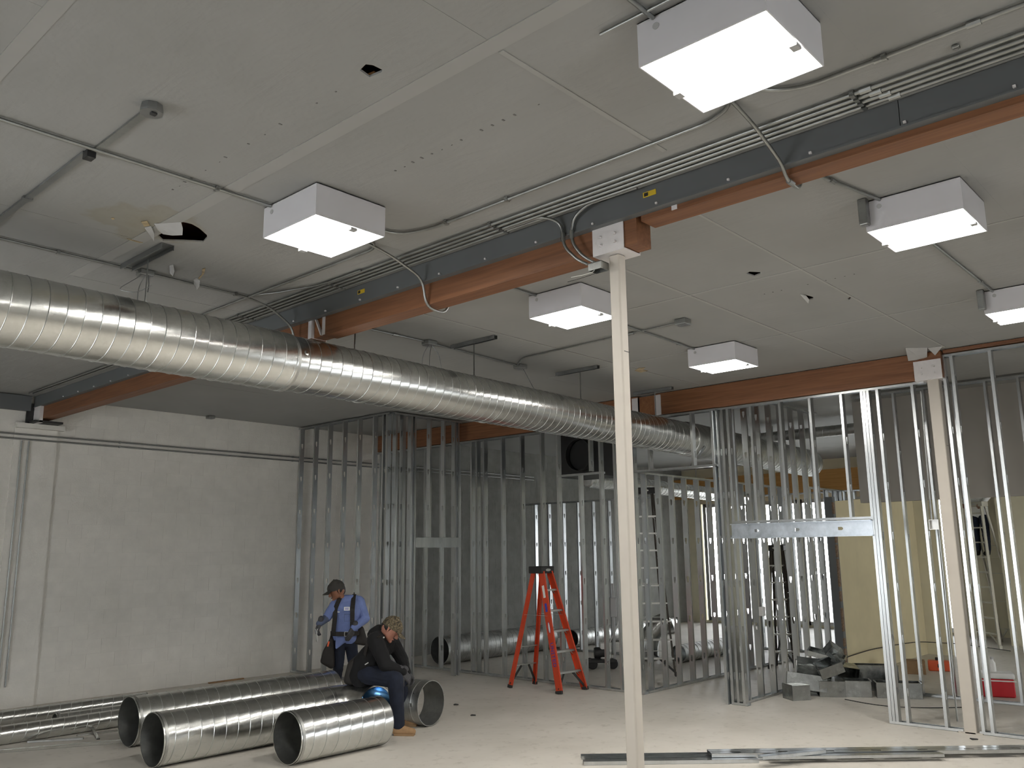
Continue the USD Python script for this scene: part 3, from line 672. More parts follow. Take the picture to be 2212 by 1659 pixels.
# ================================================================ ROUND DUCTS
def duct_shell(t, a, b, r, pitch, mat=m_duct, phase=0.0, inner=True, seg=44, rings=(True, True)):
    a, b = np.asarray(a, float), np.asarray(b, float); d = (b - a) / np.linalg.norm(b - a)
    part('shell', spiral(a, b, r, pitch, seg, phase=phase), mat, t, smooth=40)
    _, s_, u_ = frame(d); L = np.linalg.norm(b - a); th_ = np.arange(0, 2 * math.pi * (L - .03 * pitch) / pitch, 2 * math.pi / 36)
    part('lock_seam', tube([a + d * (pitch * (q / (2 * math.pi) + .027)) + (r + .0012) * (math.cos(q + phase) * s_ + math.sin(q + phase) * u_) for q in th_], .0034, 4), m_seam, t, 'raised lock seam winding round the duct')
    if inner:
        L = np.linalg.norm(b - a)
        part('lining', lathe([(r - .003, 0), (r - .003, L)], a, d, 40), m_duct_in, t, 'dull inside of the duct', smooth=40)
        if rings[0]:
            part('rim', annulus(a, d, r - .004, r + .003, .004), mat, t)
        if rings[1]:
            part('rim', annulus(b - d * .004, d, r - .004, r + .003, .004), mat, t)


od = thing('overhead_duct', 'long shiny spiral duct hung under the ceiling across the whole room', 'duct', (4, 6.6, 3.5))
A0, A1, A2, A3 = (.6, 6.44, 3.80), (4.18, 6.60, 3.80), (11.7, 6.97, 3.80), (16.9, 7.22, 3.78)
duct_shell(od, A0, A1, .265, .123, inner=False)
duct_shell(od, A1, A2, .253, .123, inner=False)
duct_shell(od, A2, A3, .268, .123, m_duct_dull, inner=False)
for x, r, w in ((4.16, .268, .05), (6.95, .259, .02), (5.1, .258, .012), (11.68, .271, .05), (3.0, .269, .012)):
    ax = np.subtract(A2, A0) / np.linalg.norm(np.subtract(A2, A0))
    part('coupling_band', lathe([(r - .014, 0), (r, .004), (r, w), (r - .014, w + .004)], np.array(A0) + ax * (x - .6) / ax[0], ax, 44), m_duct if w < .03 else m_duct_dull, od, smooth=40)
part('end_cap', lathe([(0, .05), (.20, .04), (.268, 0), (.268, -.02)], A3, np.subtract(A3, A2), 44), m_duct_dull, od, smooth=40)
part('dent', lathe([(0, .006), (.012, .005), (.025, 0)], (4.28, 6.357, 3.86), (0, -1, .3), 12), m_duct, od)

GF = 'spiral ducts lying on the floor'
def floor_duct(label, x0, x1, y, r, pitch, mat=m_duct, phase=0.0, zoff=0.0):
    t = thing('spiral_duct', label, 'duct', (x0, y, 0), GF)
    duct_shell(t, (x0, y, r + .004 + zoff), (x1, y, r + .004 + zoff), r, pitch, mat, phase)
    part('crimped_collar', lathe([(r + .004, 0), (r + .004, .03)], (x0 + .02, y, r + .004 + zoff), (1, 0, 0), 44), m_duct_dull, t, smooth=40)
    return t


floor_duct('farther of the two big long spiral ducts on the floor, dark mouth at left', 4.60, 7.36, 10.07, .266, .140, phase=.6)
floor_duct('long spiral duct on the floor between the short bright one and the farther long one', 4.33, 6.495, 8.92, .262, .140, phase=1.2)
floor_duct('short spiral duct on the floor nearest the viewer, smooth and bright', 5.28, 6.47, 7.95, .256, .153, phase=.2)
floor_duct('thin spiral duct on the floor at the left edge, nearer of the thin ones', 1.6, 5.6, 11.30, .104, .137)
floor_duct('thin spiral duct on the floor along the foot of the block wall, farthest back', 1.6, 5.9, 12.42, .10, .137, phase=2)
floor_duct('short thin spiral duct with a small dark mouth, lying between the two thin ones', 4.47, 5.85, 11.82, .088, .137, phase=1)

el = thing('duct_elbow', 'duct elbow with a bluish shining inside, open towards the viewer beside the sitting man', 'duct elbow', (6.7, 8.7, 0))
th = np.linspace(0, math.pi / 2, 6); R_, r_ = .35, .258; zc = .27
cen = np.array([[6.50 + R_ * math.sin(t), 8.92 - R_ * (1 - math.cos(t)), zc] for t in th]); cen = np.vstack([cen, cen[-1] + [0, -.06, 0]])
part('shell', tube(cen, r_ + .004, 44, caps=False), m_duct, el, smooth=25)
part('lining', tube(cen, r_ - .002, 44, caps=False), m_blue_reflect, el, 'inside of the elbow, reflected blue daylight put into its colour', smooth=25)
part('rim', annulus(cen[-1], (0, -1, 0), r_ - .003, r_ + .012, .02), m_duct, el, smooth=30)
part('seam_ring', annulus(cen[3], cen[4] - cen[2], r_ - .012, r_ - .001, .01), m_duct, el)
rc = thing('duct_collar', 'short dull duct ring standing on its side by the sitting man, open towards the viewer', 'duct ring', (7.45, 8.5, 0))
ca, cd = np.array([7.54, 8.26, .272]), np.array([-.16, .987, 0])
part('shell', lathe([(.265, 0), (.268, .012), (.262, .03), (.262, .11), (.268, .12), (.262, .13), (.262, .24), (.267, .25), (.262, .26), (.258, .32)], ca, cd, 48), m_duct_dull, rc, smooth=35)
part('lining', lathe([(.260, 0), (.258, .13), (.258, .32)], ca, cd, 48), m_duct_in, rc, smooth=40)
part('rim', annulus(ca, cd, .259, .268, .006, 48), m_duct_dull, rc)
part('seam', bx(7.26, 7.275, 8.30, 8.50, .26, .30), m_duct, rc)
for a in (.3, 2.6, 4.6):
    part('screw', lathe([(0, .012), (.008, .012), (.008, 0), (0, 0)], ca + cd * .05 + .264 * np.array([math.cos(a), 0, math.sin(a)]), (math.cos(a), 0, math.sin(a)), 6), m_dark, rc)

# wall conduits along the block wall, and the pair dropping at the left edge
for k, (z, l) in enumerate([(3.885, 'upper of two conduits running along the top of the block wall'), (3.815, 'lower of two conduits running along the top of the block wall')]):
    conduit(l, [(1, YW - .055, z), (16, YW - .055, z)], r=.013, straps=[((5.87, YW - .05, z), EX), ((9.1, YW - .05, z), EX), ((12.2, YW - .05, z), EX)])
conduit('left one of the upright conduits on the block wall at the left edge', [(4.43, YW - .058, 3.79), (4.43, YW - .058, .3)], r=.012)
conduit('right one of the upright conduits on the block wall at the left edge', [(4.53, YW - .058, 3.79), (4.53, YW - .058, .3)], r=.012)

# ================================================================ STEEL STUD FRAMES
DP, FL, TH = .092, .034, .0016
KNOCK = [.38, 1.0, 1.62, 2.24, 2.86, 3.48, 4.1]


def c_stud(x, y, z0, z1, wall, face=1, dp=DP, knock=True, off=0.0):
    """An upright C stud. wall 'y': the frame runs along y (web faces +-y); wall 'x': it runs along x. face: the side the flanges point to."""
    web = sbox(-dp / 2, z0, dp / 2, z1)
    if knock:
        for k in KNOCK:
            z = k + off
            if z0 + .1 < z < z1 - .1:
                web = web.difference(Polygon([(-.019, z + .045), (.019, z + .045), (.019, z), (.006, z - .05), (-.006, z - .05), (-.019, z)]))
    u, w = ((1, 0, 0), (0, 1, 0)) if wall == 'y' else ((0, 1, 0), (1, 0, 0))
    u, w = np.array(u, float), np.array(w, float) * face; c = np.array([x, y, 0.0])
    ms = [extrude(web, TH, c - w * (TH / 2 if np.dot(np.cross(u, (0, 0, 1)), w) > 0 else -TH / 2), u, (0, 0, 1))]
    for s in (-1, 1):
        a = c + u * s * (dp / 2 - TH / 2)
        p, q = a, a + w * FL
        lo, hi = np.minimum(p, q), np.maximum(p, q); lo, hi = lo - np.abs(u) * TH / 2, hi + np.abs(u) * TH / 2
        ms.append(bx(lo[0], hi[0], lo[1], hi[1], z0, z1))
        p = a + w * FL; q = p - u * s * .009
        lo, hi = np.minimum(p, q), np.maximum(p, q); lo, hi = lo - np.abs(w) * TH / 2, hi + np.abs(w) * TH / 2
        ms.append(bx(lo[0], hi[0], lo[1], hi[1], z0, z1))
    return V(ms)


def u_track(a, b, z, up=1, dp=DP + .004, leg=.032):
    """A U track from a to b (xy), its web at height z, legs pointing up (1) or down (-1)."""
    a, b = np.array([*a, z], float), np.array([*b, z], float); d = (b - a) / np.linalg.norm(b - a); s = np.array([-d[1], d[0], 0])
    ms = [beam(a + [0, 0, up * .001], b + [0, 0, up * .001], dp, .002)]
    for k in (-1, 1):
        o = s * k * (dp / 2 - .001) + np.array([0, 0, up * leg / 2]); ms.append(beam(a + o, b + o, .002, leg))
    return V(ms)


def frame_wall(label, wall, fixed, studs, tracks, extra=(), z=(0.002, 4.13), face=1, knock=True):
    """studs: positions, or (position, z0, z1[, face]); tracks: (a, b, z, up, name)."""
    a0 = studs[0][0] if isinstance(studs[0], tuple) else studs[0]
    t = thing('stud_frame', label, 'stud wall', (fixed, a0, 0) if wall == 'y' else (a0, fixed, 0))
    for i, s in enumerate(studs):
        p, z0, z1, fc = (tuple(s) + (face,))[:4] if isinstance(s, tuple) else (s, z[0], z[1], face)
        x, y = (fixed, p) if wall == 'y' else (p, fixed)
        part('stud', c_stud(x, y, z0, z1, wall, fc, knock=knock), m_stud, t)
    for a, b, zz, up, nm in tracks:
        A, B = ((fixed, a), (fixed, b)) if wall == 'y' else ((a, fixed), (b, fixed))
        part(nm, u_track(A, B, zz, up), m_stud, t)
    for nm, g, mt in extra:
        part(nm, g, mt, t)
    return t


def header_y(x, y0, y1, z0, z1, n, front=-1, depth=.05):
    """A header: a channel lying across an opening in a frame that runs along y, flanges to the viewer, with square knockouts."""
    web = sbox(y0, z0, y1, z1)
    for k in range(n):
        y = y0 + (y1 - y0) * (k + .72) / (n + .35); zc = (z0 + z1) / 2
        web = web.difference(Polygon([(y - .03, zc - .02), (y + .022, zc - .02), (y + .022, zc + .02), (y - .03, zc + .02), (y - .045, zc)]))
    return V([extrude(web, TH, (x, 0, 0), (0, 1, 0), (0, 0, 1)), bx(x + front * depth, x, y0, y1, z0, z0 + .003), bx(x + front * depth, x, y0, y1, z1 - .003, z1),
              bx(x + front * depth, x + front * depth + .002, y0, y1, z0 + .003, z0 + .016), bx(x + front * depth, x + front * depth + .002, y0, y1, z1 - .016, z1 - .003)])


ZB = 4.115
f1 = frame_wall('stud frame of the small closet standing against the block wall, left side', 'y', 9.28, [13.82, 13.36, 12.92, 12.48, 12.05, 11.62, 11.36, 11.26], [(YW - .01, 11.2, .002, 1, 'bottom_track'), (YW - .01, 11.2, 4.45, -1, 'top_track')], z=(.004, 4.445), face=1)
f2 = thing('stud_frame', 'stud frame of the closet front with a narrow doorway and a short header', 'stud wall', (9.3, 11.2, 0))
for x, z0, z1, fc in [(9.34, .004, 4.44, 1), (9.50, .004, 4.44, 1), (9.56, .004, 4.44, -1), (9.68, .004, 4.44, 1), (9.80, .004, 4.44, -1), (10.12, 2.36, 4.44, 1), (10.46, 2.36, 4.44, 1), (10.72, .004, 4.44, 1), (10.84, .004, 4.44, -1)]:
    part('stud', c_stud(x, 11.2, z0, z1, 'x', fc), m_stud, f2)
part('top_track', u_track((9.30, 11.2), (10.9, 11.2), 4.45, -1), m_stud, f2)
part('bottom_track', u_track((9.30, 11.2), (9.82, 11.2), .002, 1), m_stud, f2)
web = sbox(9.80, 2.18, 10.86, 2.35).difference(sbox(10.36, 2.25, 10.41, 2.29))
part('header', [extrude(web, TH, (0, 11.15, 0), (1, 0, 0), (0, 0, 1)), bx(9.8, 10.86, 11.11, 11.15, 2.18, 2.183), bx(9.8, 10.86, 11.11, 11.15, 2.347, 2.35)], m_stud, f2)

XW = 11.16
ys1 = [10.98, 10.80, 10.36, 9.90, 9.44]
f3 = frame_wall('long stud frame under the farther beam behind the orange ladder, with a framed duct hole', 'y', XW,
                [13.75, 13.3, 12.85, 12.4, 11.95, 11.5, 11.12] + ys1 + [(9.08, .004, ZB), (8.62, .004, 3.32), (8.40, 3.36, ZB), (8.20, .004, ZB), (7.92, .004, ZB), (7.64, .004, ZB), (7.56, .004, ZB),
                 (7.26, 3.29, ZB), (6.50, 3.29, ZB), (6.16, .004, ZB)],
                [(YW - .01, 7.52, .002, 1, 'bottom_track'), (YW - .01, 6.1, ZB, -1, 'top_track'), (9.10, 8.18, 3.34, -1, 'sill_track'), (7.62, 6.12, 3.275, 1, 'door_head')], z=(.004, ZB), face=1,
                extra=[('electrical_box', rbox(XW - .06, XW + .04, 10.0, 10.09, .48, .6, .006), m_alu), ('brace', beam((XW + .05, 6.62, 3.29), (XW + .3, 6.5, 3.62), .035, .03), m_stud)])
f4 = thing('stud_frame', 'stud frame with a wide doorway and a bluish header, standing between the two posts', 'stud wall', (11.22, 5, 0))
X4 = 11.22
for y, z0, z1, fc in [(6.10, .004, ZB, 1), (6.02, .004, ZB, 1), (5.93, .004, ZB, 1), (5.57, 2.45, ZB, 1), (5.13, 2.45, ZB, 1), (4.70, 2.45, ZB, 1), (4.27, 2.45, ZB, 1),
                      (3.999, .004, ZB, 1), (3.960, .004, ZB, 1), (3.920, .004, ZB, 1), (3.80, .004, ZB, 1), (3.37, .004, ZB, 1)]:
    part('stud', c_stud(X4, y, z0, z1, 'y', fc), m_stud, f4)
part('top_track', u_track((X4, 6.14), (X4, 3.24), ZB + .008, -1), m_stud, f4)
part('bottom_track', u_track((X4, 6.14), (X4, 5.90), .002, 1), m_stud, f4)
part('bottom_track', u_track((X4, 4.03), (X4, 3.21), .002, 1), m_stud, f4)
part('header', header_y(X4 - .05, 4.02, 5.98, 2.24, 2.445, 3), m_header, f4, 'bluish steel header with three square knockouts')
part('header_track', u_track((X4, 5.96), (X4, 4.0), 2.452, 1), m_stud, f4)
part('electrical_box', [bx(X4 - .05, X4 + .01, 3.24, 3.246, 2.30, 2.42), bx(X4 - .05, X4 + .01, 3.344, 3.35, 2.30, 2.42), bx(X4 - .05, X4 + .01, 3.246, 3.344, 2.30, 2.306), bx(X4 - .05, X4 + .01, 3.246, 3.344, 2.414, 2.42), bx(X4 + .006, X4 + .01, 3.246, 3.344, 2.306, 2.414)], m_alu, f4)
part('conduit_drop', tube([(X4, 3.33, 2.42), (X4, 3.30, 4.0)], .010, 8), m_emt, f4)
part('conduit_drop', tube([(X4 + .05, 3.29, .1), (X4 + .05, 3.28, 2.30)], .010, 8), m_emt, f4)
f5 = frame_wall('tall stud frame right of the far post, cut off by the right edge', 'y', X4, [2.98, 2.885, 2.46, 2.04, 1.6, 1.2], [(3.04, 1.1, .002, 1, 'bottom_track'), (3.0, 1.1, 4.415, -1, 'top_track')], z=(.004, 4.41), face=1,
                extra=[('end_clip', V([bx(X4 - .05, X4 + .05, 3.02, 3.05, 4.22, 4.40)]), m_stud)])
X6 = 13.5
f6 = frame_wall('second stud frame standing behind the far post, parallel to the front one', 'y', X6, [4.78, 4.35, 3.92, 3.50, 3.08, 2.66, 2.24, 1.8], [(4.45, 1.7, .002, 1, 'bottom_track'), (5.0, 1.7, 4.44, -1, 'top_track')], z=(.004, 4.435), face=1)
f7 = frame_wall('lower corridor stud frame running away behind the near post, left of the corridor', 'x', 7.58, [11.38 + .40 * k for k in range(13)], [(11.25, 16.5, .002, 1, 'bottom_track'), (11.25, 16.5, 3.30, -1, 'top_track')], z=(.004, 3.295), face=1)
f8 = frame_wall('corridor stud frame running away behind the wide doorway, right of the corridor', 'x', 6.05, [11.46 + .41 * k for k in range(8)], [(11.28, 14.5, .002, 1, 'bottom_track'), (11.28, 14.5, ZB + .3, -1, 'top_track')], z=(.004, ZB + .3), face=1)
f9 = frame_wall('far cross stud frame behind the orange ladder, its studs gleaming white', 'y', 15.0, [12.92, 12.52, 12.1, 11.69, 11.28, 10.86, 10.45, 10.0], [(13.3, 9.8, .002, 1, 'bottom_track'), (13.3, 9.8, 3.17, -1, 'top_track')], z=(.004, 3.165), face=1)
f10 = frame_wall('far cross stud frame standing dark against the bright windows', 'y', 17.6, [8.8, 8.4, 8.0, 7.6, 7.2, 6.82, 6.62, 6.2], [(9.0, 6.1, .002, 1, 'bottom_track'), (9.0, 6.1, 3.25, -1, 'top_track')], z=(.004, 3.245), face=1)
f11 = frame_wall('stud frame running away to the bright windows at the far right of the corridor', 'x', 6.9, [16.0, 16.41, 16.82, 17.23, 17.5], [(15.9, 17.54, .002, 1, 'bottom_track'), (15.9, 17.54, 3.25, -1, 'top_track')], z=(.004, 3.245), face=-1)

# ================================================================ LADDERS
def step_ladder(label, fl, fr, rl, rr, topz, cap_c, cap_half, mats, steps, rear, wdir, rail_w=.075, cap=True, prints=False, feet=True):
    """An A-frame. fl, fr: step-side feet; rl, rr: back feet (xy); cap_half: half the cap's width along wdir; steps: heights."""
    m_rail, m_step, m_cap, m_foot = mats
    t = thing('step_ladder', label, 'ladder', (cap_c[0], cap_c[1], 0))
    wdir = np.array([*wdir, 0.0]); wdir /= np.linalg.norm(wdir); n2 = np.array([-wdir[1], wdir[0], 0])
    fwd = np.array([*(np.add(fl, fr) / 2 - np.add(rl, rr) / 2), 0]); fwd /= np.linalg.norm(fwd)
    C = np.array([*cap_c, topz]); tops = {}
    for nm, foot, sx, sy in (('fl', fl, -1, 1), ('fr', fr, 1, 1), ('rl', rl, -1, -1), ('rr', rr, 1, -1)):
        a = np.array([*foot, .015]); b = C + wdir * sx * (cap_half - .02) + fwd * sy * .075; tops[nm] = (a, b)
        w = rail_w if sy > 0 else rail_w * .62
        d, s_, _ = frame(b - a, fwd); k = -sx * wdir
        rail = [beam(a, b, w, .006, k)] if False else []
        side = np.cross(b - a, k); side /= np.linalg.norm(side)
        o = side * (w / 2 - .003)
        rail = [beam(a, b, .006, w, side), beam(a + o + k * .012, b + o + k * .012, .026, .006, side), beam(a - o + k * .012, b - o + k * .012, .026, .006, side)]
        part('rail', rail, m_rail, t)
        if feet:
            part('foot', beam(a + (0, 0, -.015), a + (b - a) * .018, .034, w + .008, side), m_foot, t)
    at_z = lambda nm, z: tops[nm][0] + (tops[nm][1] - tops[nm][0]) * ((z - .015) / (topz - .015))
    for z in steps:
        a, b = at_z('fl', z), at_z('fr', z)
        part('step', [beam(a, b, .085, .006), beam(a + fwd * .04 - (0, 0, .012), b + fwd * .04 - (0, 0, .012), .004, .028), beam(a - fwd * .04 - (0, 0, .012), b - fwd * .04 - (0, 0, .012), .004, .028)] +
             [beam(p + q * .09, p - np.array([0, 0, .07]) + q * .01, .02, .004) for p, q in ((a, (b - a) / np.linalg.norm(b - a)), (b, (a - b) / np.linalg.norm(b - a)))], m_step, t)
    for z in rear:
        part('rear_bar', beam(at_z('rl', z), at_z('rr', z), .03, .012), m_step, t)
    for s1, s2, z in (('fl', 'fr', steps[0]), ('rl', 'rr', rear[0] if rear else steps[0])):
        if m_cap is not None:
            a, b = at_z(s1, z - .01), at_z(s2, z - .01)
            part('knee_brace', beam(a + (b - a) * .34, at_z(s1, .06), .035, .012, fwd), m_foot, t)
            part('knee_brace', beam(b + (a - b) * .34, at_z(s2, .06), .035, .012, fwd), m_foot, t)
    if cap:
        lo = C - wdir * 0
        pts = [C + wdir * i * (cap_half + .015) + fwd * j * .125 + np.array([0, 0, k_]) for i in (-1, 1) for j in (-1, 1) for k_ in (-.035, .05)]
        s_ = m3.Manifold.sphere(.012, 8)
        cp = part('top_cap', as_tm(m3.Manifold.batch_hull([s_.translate(tuple(p)) for p in pts])), m_cap, t, smooth=40)
        el_ = lathe([(0, .003), (.05, .003), (.05, 0), (0, 0)], (0, 0, 0), (0, 0, 1), 20); v = el_.vertices
        el_ = trimesh.Trimesh(C + fwd * .137 + (0, 0, .006) + v[:, :1] * wdir * 1.15 + v[:, 1:2] * np.array([0, 0, .42]) + v[:, 2:] * fwd, el_.faces, process=False)
        part('oval_badge', el_, m_alu, cp)
    for nm, u in (('fl', .62), ('fr', .62)):
        ra = 'rl' if nm == 'fl' else 'rr'
        a, b = at_z(nm, topz * u), at_z(ra, topz * u)
        part('spreader', [beam(a, b, .018, .004)], m_step, t)
    if prints:
        a, b = tops['fl']; k = -wdir; dn = (a - b) / np.linalg.norm(a - b); up_ = np.cross(k, dn); o0 = lambda f_: a + (b - a) * f_ + k * .0036
        tm = meshkit.text_mesh('UNITED', .062, .0015, bold=True); v = tm.vertices; L = v[:, 0].max(); v = v * [.36 / L, 1, 1]
        # lettering reads down the rail
        part('lettering', trimesh.Trimesh(o0(.40) + v[:, :1] * dn + (v[:, 1:2] - .031) * up_ + v[:, 2:] * k, tm.faces, process=False), m_purple, t, 'purple letters UNITED')
        for f0, ln, hw, mt, nm in ((.87, .19, .024, m_whitep, 'white_label'), (.72, .13, .022, m_blueprint, 'blue_label')):
            c = o0(f0)
            part(nm, extrude(sbox(0, -hw, ln, hw), .0015, c, dn, up_), mt, t)
        c = o0(.52)
        ring = Polygon([(.085 * math.cos(q), .022 * math.sin(q)) for q in np.linspace(0, 6.283, 28)[:-1]])
        part('oval_print', extrude(ring, .001, c, dn, up_), m_purple, t); part('oval_print', extrude(ring.buffer(-.006), .0018, c, dn, up_), m_whitep, t)
    return t


step_ladder('orange fibreglass stepladder with a black top, standing open in front of the stud frame', (10.37, 8.54), (10.95, 8.50), (10.37, 9.54), (10.90, 9.48), 1.80, (10.62, 9.06), .125,
            (m_orange, m_alu, m_black, m_dark), [.30, .60, .90, 1.20, 1.51], [.34, .62], (1, -.03), .115, prints=True)
step_ladder('tall dark stepladder inside the framed rooms, behind the lower corridor frame', (12.55, 8.75), (13.0, 8.15), (13.35, 9.45), (13.8, 8.85), 3.15, (13.25, 8.80), .16,
            (m_fibre, m_alu, m_dark, m_dark), [.30 + .3 * k for k in range(9)], [.3 + .6 * k for k in range(5)], (.6, -.8), .075)
step_ladder('dark stepladder far down the corridor, against the bright window', (14.8, 7.35), (15.1, 7.0), (15.3, 7.46), (15.6, 7.15), 2.1, (15.2, 7.25), .13,
            (m_fibre, m_alu, m_dark, m_dark), [.3, .6, .9, 1.2, 1.5, 1.8], [.6, 1.2], (.75, -.66), .07)
step_ladder('tall pale aluminium stepladder far behind the second stud frame, a worker on it', (20.75, 5.58), (20.42, 4.98), (21.9, 5.30), (21.65, 4.75), 3.0, (21.12, 5.3), .20,
            (m_aluw, m_aluw, m_aluw, m_aluw), [.30 + .315 * k for k in range(9)], [.3 + .6 * k for k in range(4)], (-.48, -.88), .07)

# ================================================================ THINGS ON THE FLOOR
def box_shell(o, ux, uy, uz, a, b, c, openings, t=.004):
    """A sheet-metal duct box: corner o, edges a b c along ux uy uz; openings: the sides left out (of '-x+x-y+y-z+z')."""
    ux, uy, uz = (np.asarray(q, float) / np.linalg.norm(q) for q in (ux, uy, uz)); ms = []
    def slab(x0, x1, y0, y1, z0, z1):
        g = bx(x0, x1, y0, y1, z0, z1); v = g.vertices
        ms.append(trimesh.Trimesh(np.asarray(o) + v[:, :1] * ux + v[:, 1:2] * uy + v[:, 2:] * uz, g.faces, process=False))
    for nm, s in (('-x', (0, t, 0, b, 0, c)), ('+x', (a - t, a, 0, b, 0, c)), ('-y', (0, a, 0, t, 0, c)), ('+y', (0, a, b - t, b, 0, c)), ('-z', (0, a, 0, b, 0, t)), ('+z', (0, a, 0, b, c - t, c))):
        if nm not in openings:
            slab(*s)
    return ms


def duct_box(label, o, yaw, a, b, c, openings, tilt=0.0, roll=0.0, mat=None):
    R = trimesh.transformations.euler_matrix(roll, tilt, yaw)[:3, :3]
    ms = box_shell((0, 0, 0), (1, 0, 0), (0, 1, 0), (0, 0, 1), a, b, c, openings); g = V(ms); v = g.vertices @ R.T
    zmin = v[:, 2].min(); v = v + [o[0], o[1], o[2] - zmin]
    t = thing('duct_box', label, 'duct box', (o[0], o[1], o[2]))
    part('shell', trimesh.Trimesh(v, g.faces, process=False), mat or m_sheet, t)
    fl = []
    for nm, (p, q) in {'+z': (((0, 0, c), (a, 0, c)), ((0, b, c), (a, b, c)))}.items():
        if nm in openings:
            for s, e in (p, q, ((0, 0, c), (0, b, c)), ((a, 0, c), (a, b, c))):
                fl.append(beam(np.array(s, float), np.array(e, float), .022, .004))
    if not fl:
        for s, e in (((0, 0, 0), (0, b, 0)), ((0, 0, c), (0, b, c)), ((0, 0, 0), (0, 0, c)), ((0, b, 0), (0, b, c))):
            fl.append(beam(np.array(s, float), np.array(e, float), .02, .004, (1, .1, .2)))
    g = V(fl); v = g.vertices @ R.T + [o[0], o[1], o[2] - zmin]
    part('flange', trimesh.Trimesh(v, g.faces, process=False), mat or m_sheet, t)


yb = math.atan2(-.9, .46)
duct_box('open-topped sheet-metal duct box on the floor behind the doorway, left one of the front pair', (12.72, 5.22, 0), yb, .40, .30, .22, '+z')
duct_box('open-topped sheet-metal duct box on the floor, right one of the front pair', (12.91, 4.80, 0), yb, .60, .26, .21, '+z')
duct_box('long sheet-metal duct box lying behind the open-topped pair', (13.42, 5.28, 0), yb, .60, .24, .36, '+z+x', .0)
P_ = lambda px, py, D: at(px, py, D)
for label, (px, py, D), yaw, dims, op, tilt, roll in [
        ('small square sheet-metal box at the foot of the scrap heap, nearest the viewer', (1712, 1503, 12.0), -.62, (.28, .26, .20), '+x', 0, 0),
        ('low sheet-metal fitting under the left side of the scrap heap', (1700, 1490, 12.4), -1.1, (.55, .30, .22), '+y', .12, -.2),
        ('sheet-metal fitting at the right foot of the scrap heap', (1770, 1492, 12.3), -1.0, (.36, .30, .22), '-x', 0, .1),
        ('sheet-metal duct fitting leaning at the right end of the scrap heap', (1806, 1482, 12.7), -.9, (.30, .25, .34), '-y', .15, .2)]:
    q = P_(px, py, D); duct_box(label, (q[0], q[1], 0), yaw, *dims, op, tilt, roll)
for label, (px, py, D, z), yaw, dims, op, tilt, roll, mt in [
        ('wide dark-mouthed duct fitting lying on top of the left of the scrap heap', (1722, 1470, 12.55, .225), -1.15, (.48, .30, .17), '-y', .1, .25, m_sheet),
        ('bright bent sheet lying in the middle of the scrap heap', (1778, 1470, 12.3, .235), -1.0, (.34, .26, .16), '+z-x', -.35, .3, m_sheet),
        ('sheet-metal piece with a sloping top, uppermost on the scrap heap', (1745, 1445, 12.65, .43), -1.3, (.52, .26, .07), '+z', .22, .12, m_sheet),
        ('shiny curled sheet-metal offcut at the peak of the scrap heap', (1785, 1440, 12.35, .47), -.7, (.20, .18, .16), '+z-y', .6, .5, m_sheet)]:
    q = P_(px, py, D); duct_box(label, (q[0], q[1], z), yaw, *dims, op, tilt, roll, mt)

cl = thing('cooler', 'red picnic cooler with a white lid on the floor behind the second stud frame', 'cooler', (14.1, 3.55, 0))
dq = np.array([.32, -.95, 0]); 
def obox(c, u, a, b, z0, z1, r=.02):
    u = np.asarray(u, float) / np.linalg.norm(u); w = np.array([-u[1], u[0], 0]); s = m3.Manifold.sphere(r, 8)
    return as_tm(m3.Manifold.batch_hull([s.translate(tuple(np.array([c[0], c[1], 0]) + u * i * (a / 2 - r) + w * j * (b / 2 - r) + np.array([0, 0, z]))) for i in (-1, 1) for j in (-1, 1) for z in (z0 + r, z1 - r)]))
part('body', obox((14.12, 3.55), dq, .44, .28, 0, .25, .025), m_red, cl, smooth=40); part('lid', obox((14.12, 3.55), dq, .46, .30, .25, .33, .02), m_whitep, cl, smooth=40)
part('handle', obox((14.12, 3.55), dq, .485, .312, .215, .232, .006), m_whitep, cl)
bt = thing('bottle', 'white plastic bottle standing on the lid of the red cooler', 'bottle', (14.14, 3.58, .33))
part('body', lathe([(0, 0), (.042, 0), (.045, .02), (.045, .12), (.02, .155), (.02, .17), (0, .17)], (14.14, 3.58, .33), (0, 0, 1), 20), m_whitep, bt, smooth=40); part('cap', lathe([(0, 0), (.022, 0), (.02, .03), (0, .03)], (14.14, 3.58, .50), (0, 0, 1), 16), m_tab, bt)
tb = thing('tool_box', 'orange-red tool case on the floor near the yellow wall', 'tool case', (16.35, 5.0, 0))
part('case', obox((16.35, 4.98), dq, .34, .2, 0, .17, .02), m_toolred, tb, smooth=40); part('handle', obox((16.35, 4.98), dq, .10, .03, .17, .22, .012), m_black, tb); part('latch', obox((16.26, 4.94), dq, .06, .03, .06, .12, .008), m_black, tb)
cb = thing('cardboard_box', 'brown cardboard box on the floor by the yellow wall', 'box', (15.75, 5.2, 0))
part('carton', obox((15.75, 5.2), dq, .36, .26, 0, .22, .006), m_card, cb); part('flap', beam((15.62, 5.28, .225), (15.75, 5.05, .235), .10, .004), m_card, cb)
cbl = thing('extension_cord', 'thin dark cord strung low along the yellow wall', 'cord', (15, 5.9, .3))
part('cable', tube([(13.2, 6.12, .28), (14.0, 6.0, .22), (14.45, 5.84, .33), (15.5, 5.83, .36), (16.6, 5.84, .34), (18.0, 5.80, .30), (19.0, 5.3, .2), (20.0, 4.7, .02)], .008, 6, .3), m_dark, cbl)
cb2 = thing('extension_cord', 'thin cord lying on the floor in front of the open-topped duct boxes', 'cord', (12.4, 4.6, 0))
part('cable', tube([(12.5, 5.1, .006), (12.35, 4.75, .006), (12.3, 4.4, .006), (12.5, 4.0, .006), (12.9, 3.6, .006)], .006, 6, .25), m_dark, cb2)

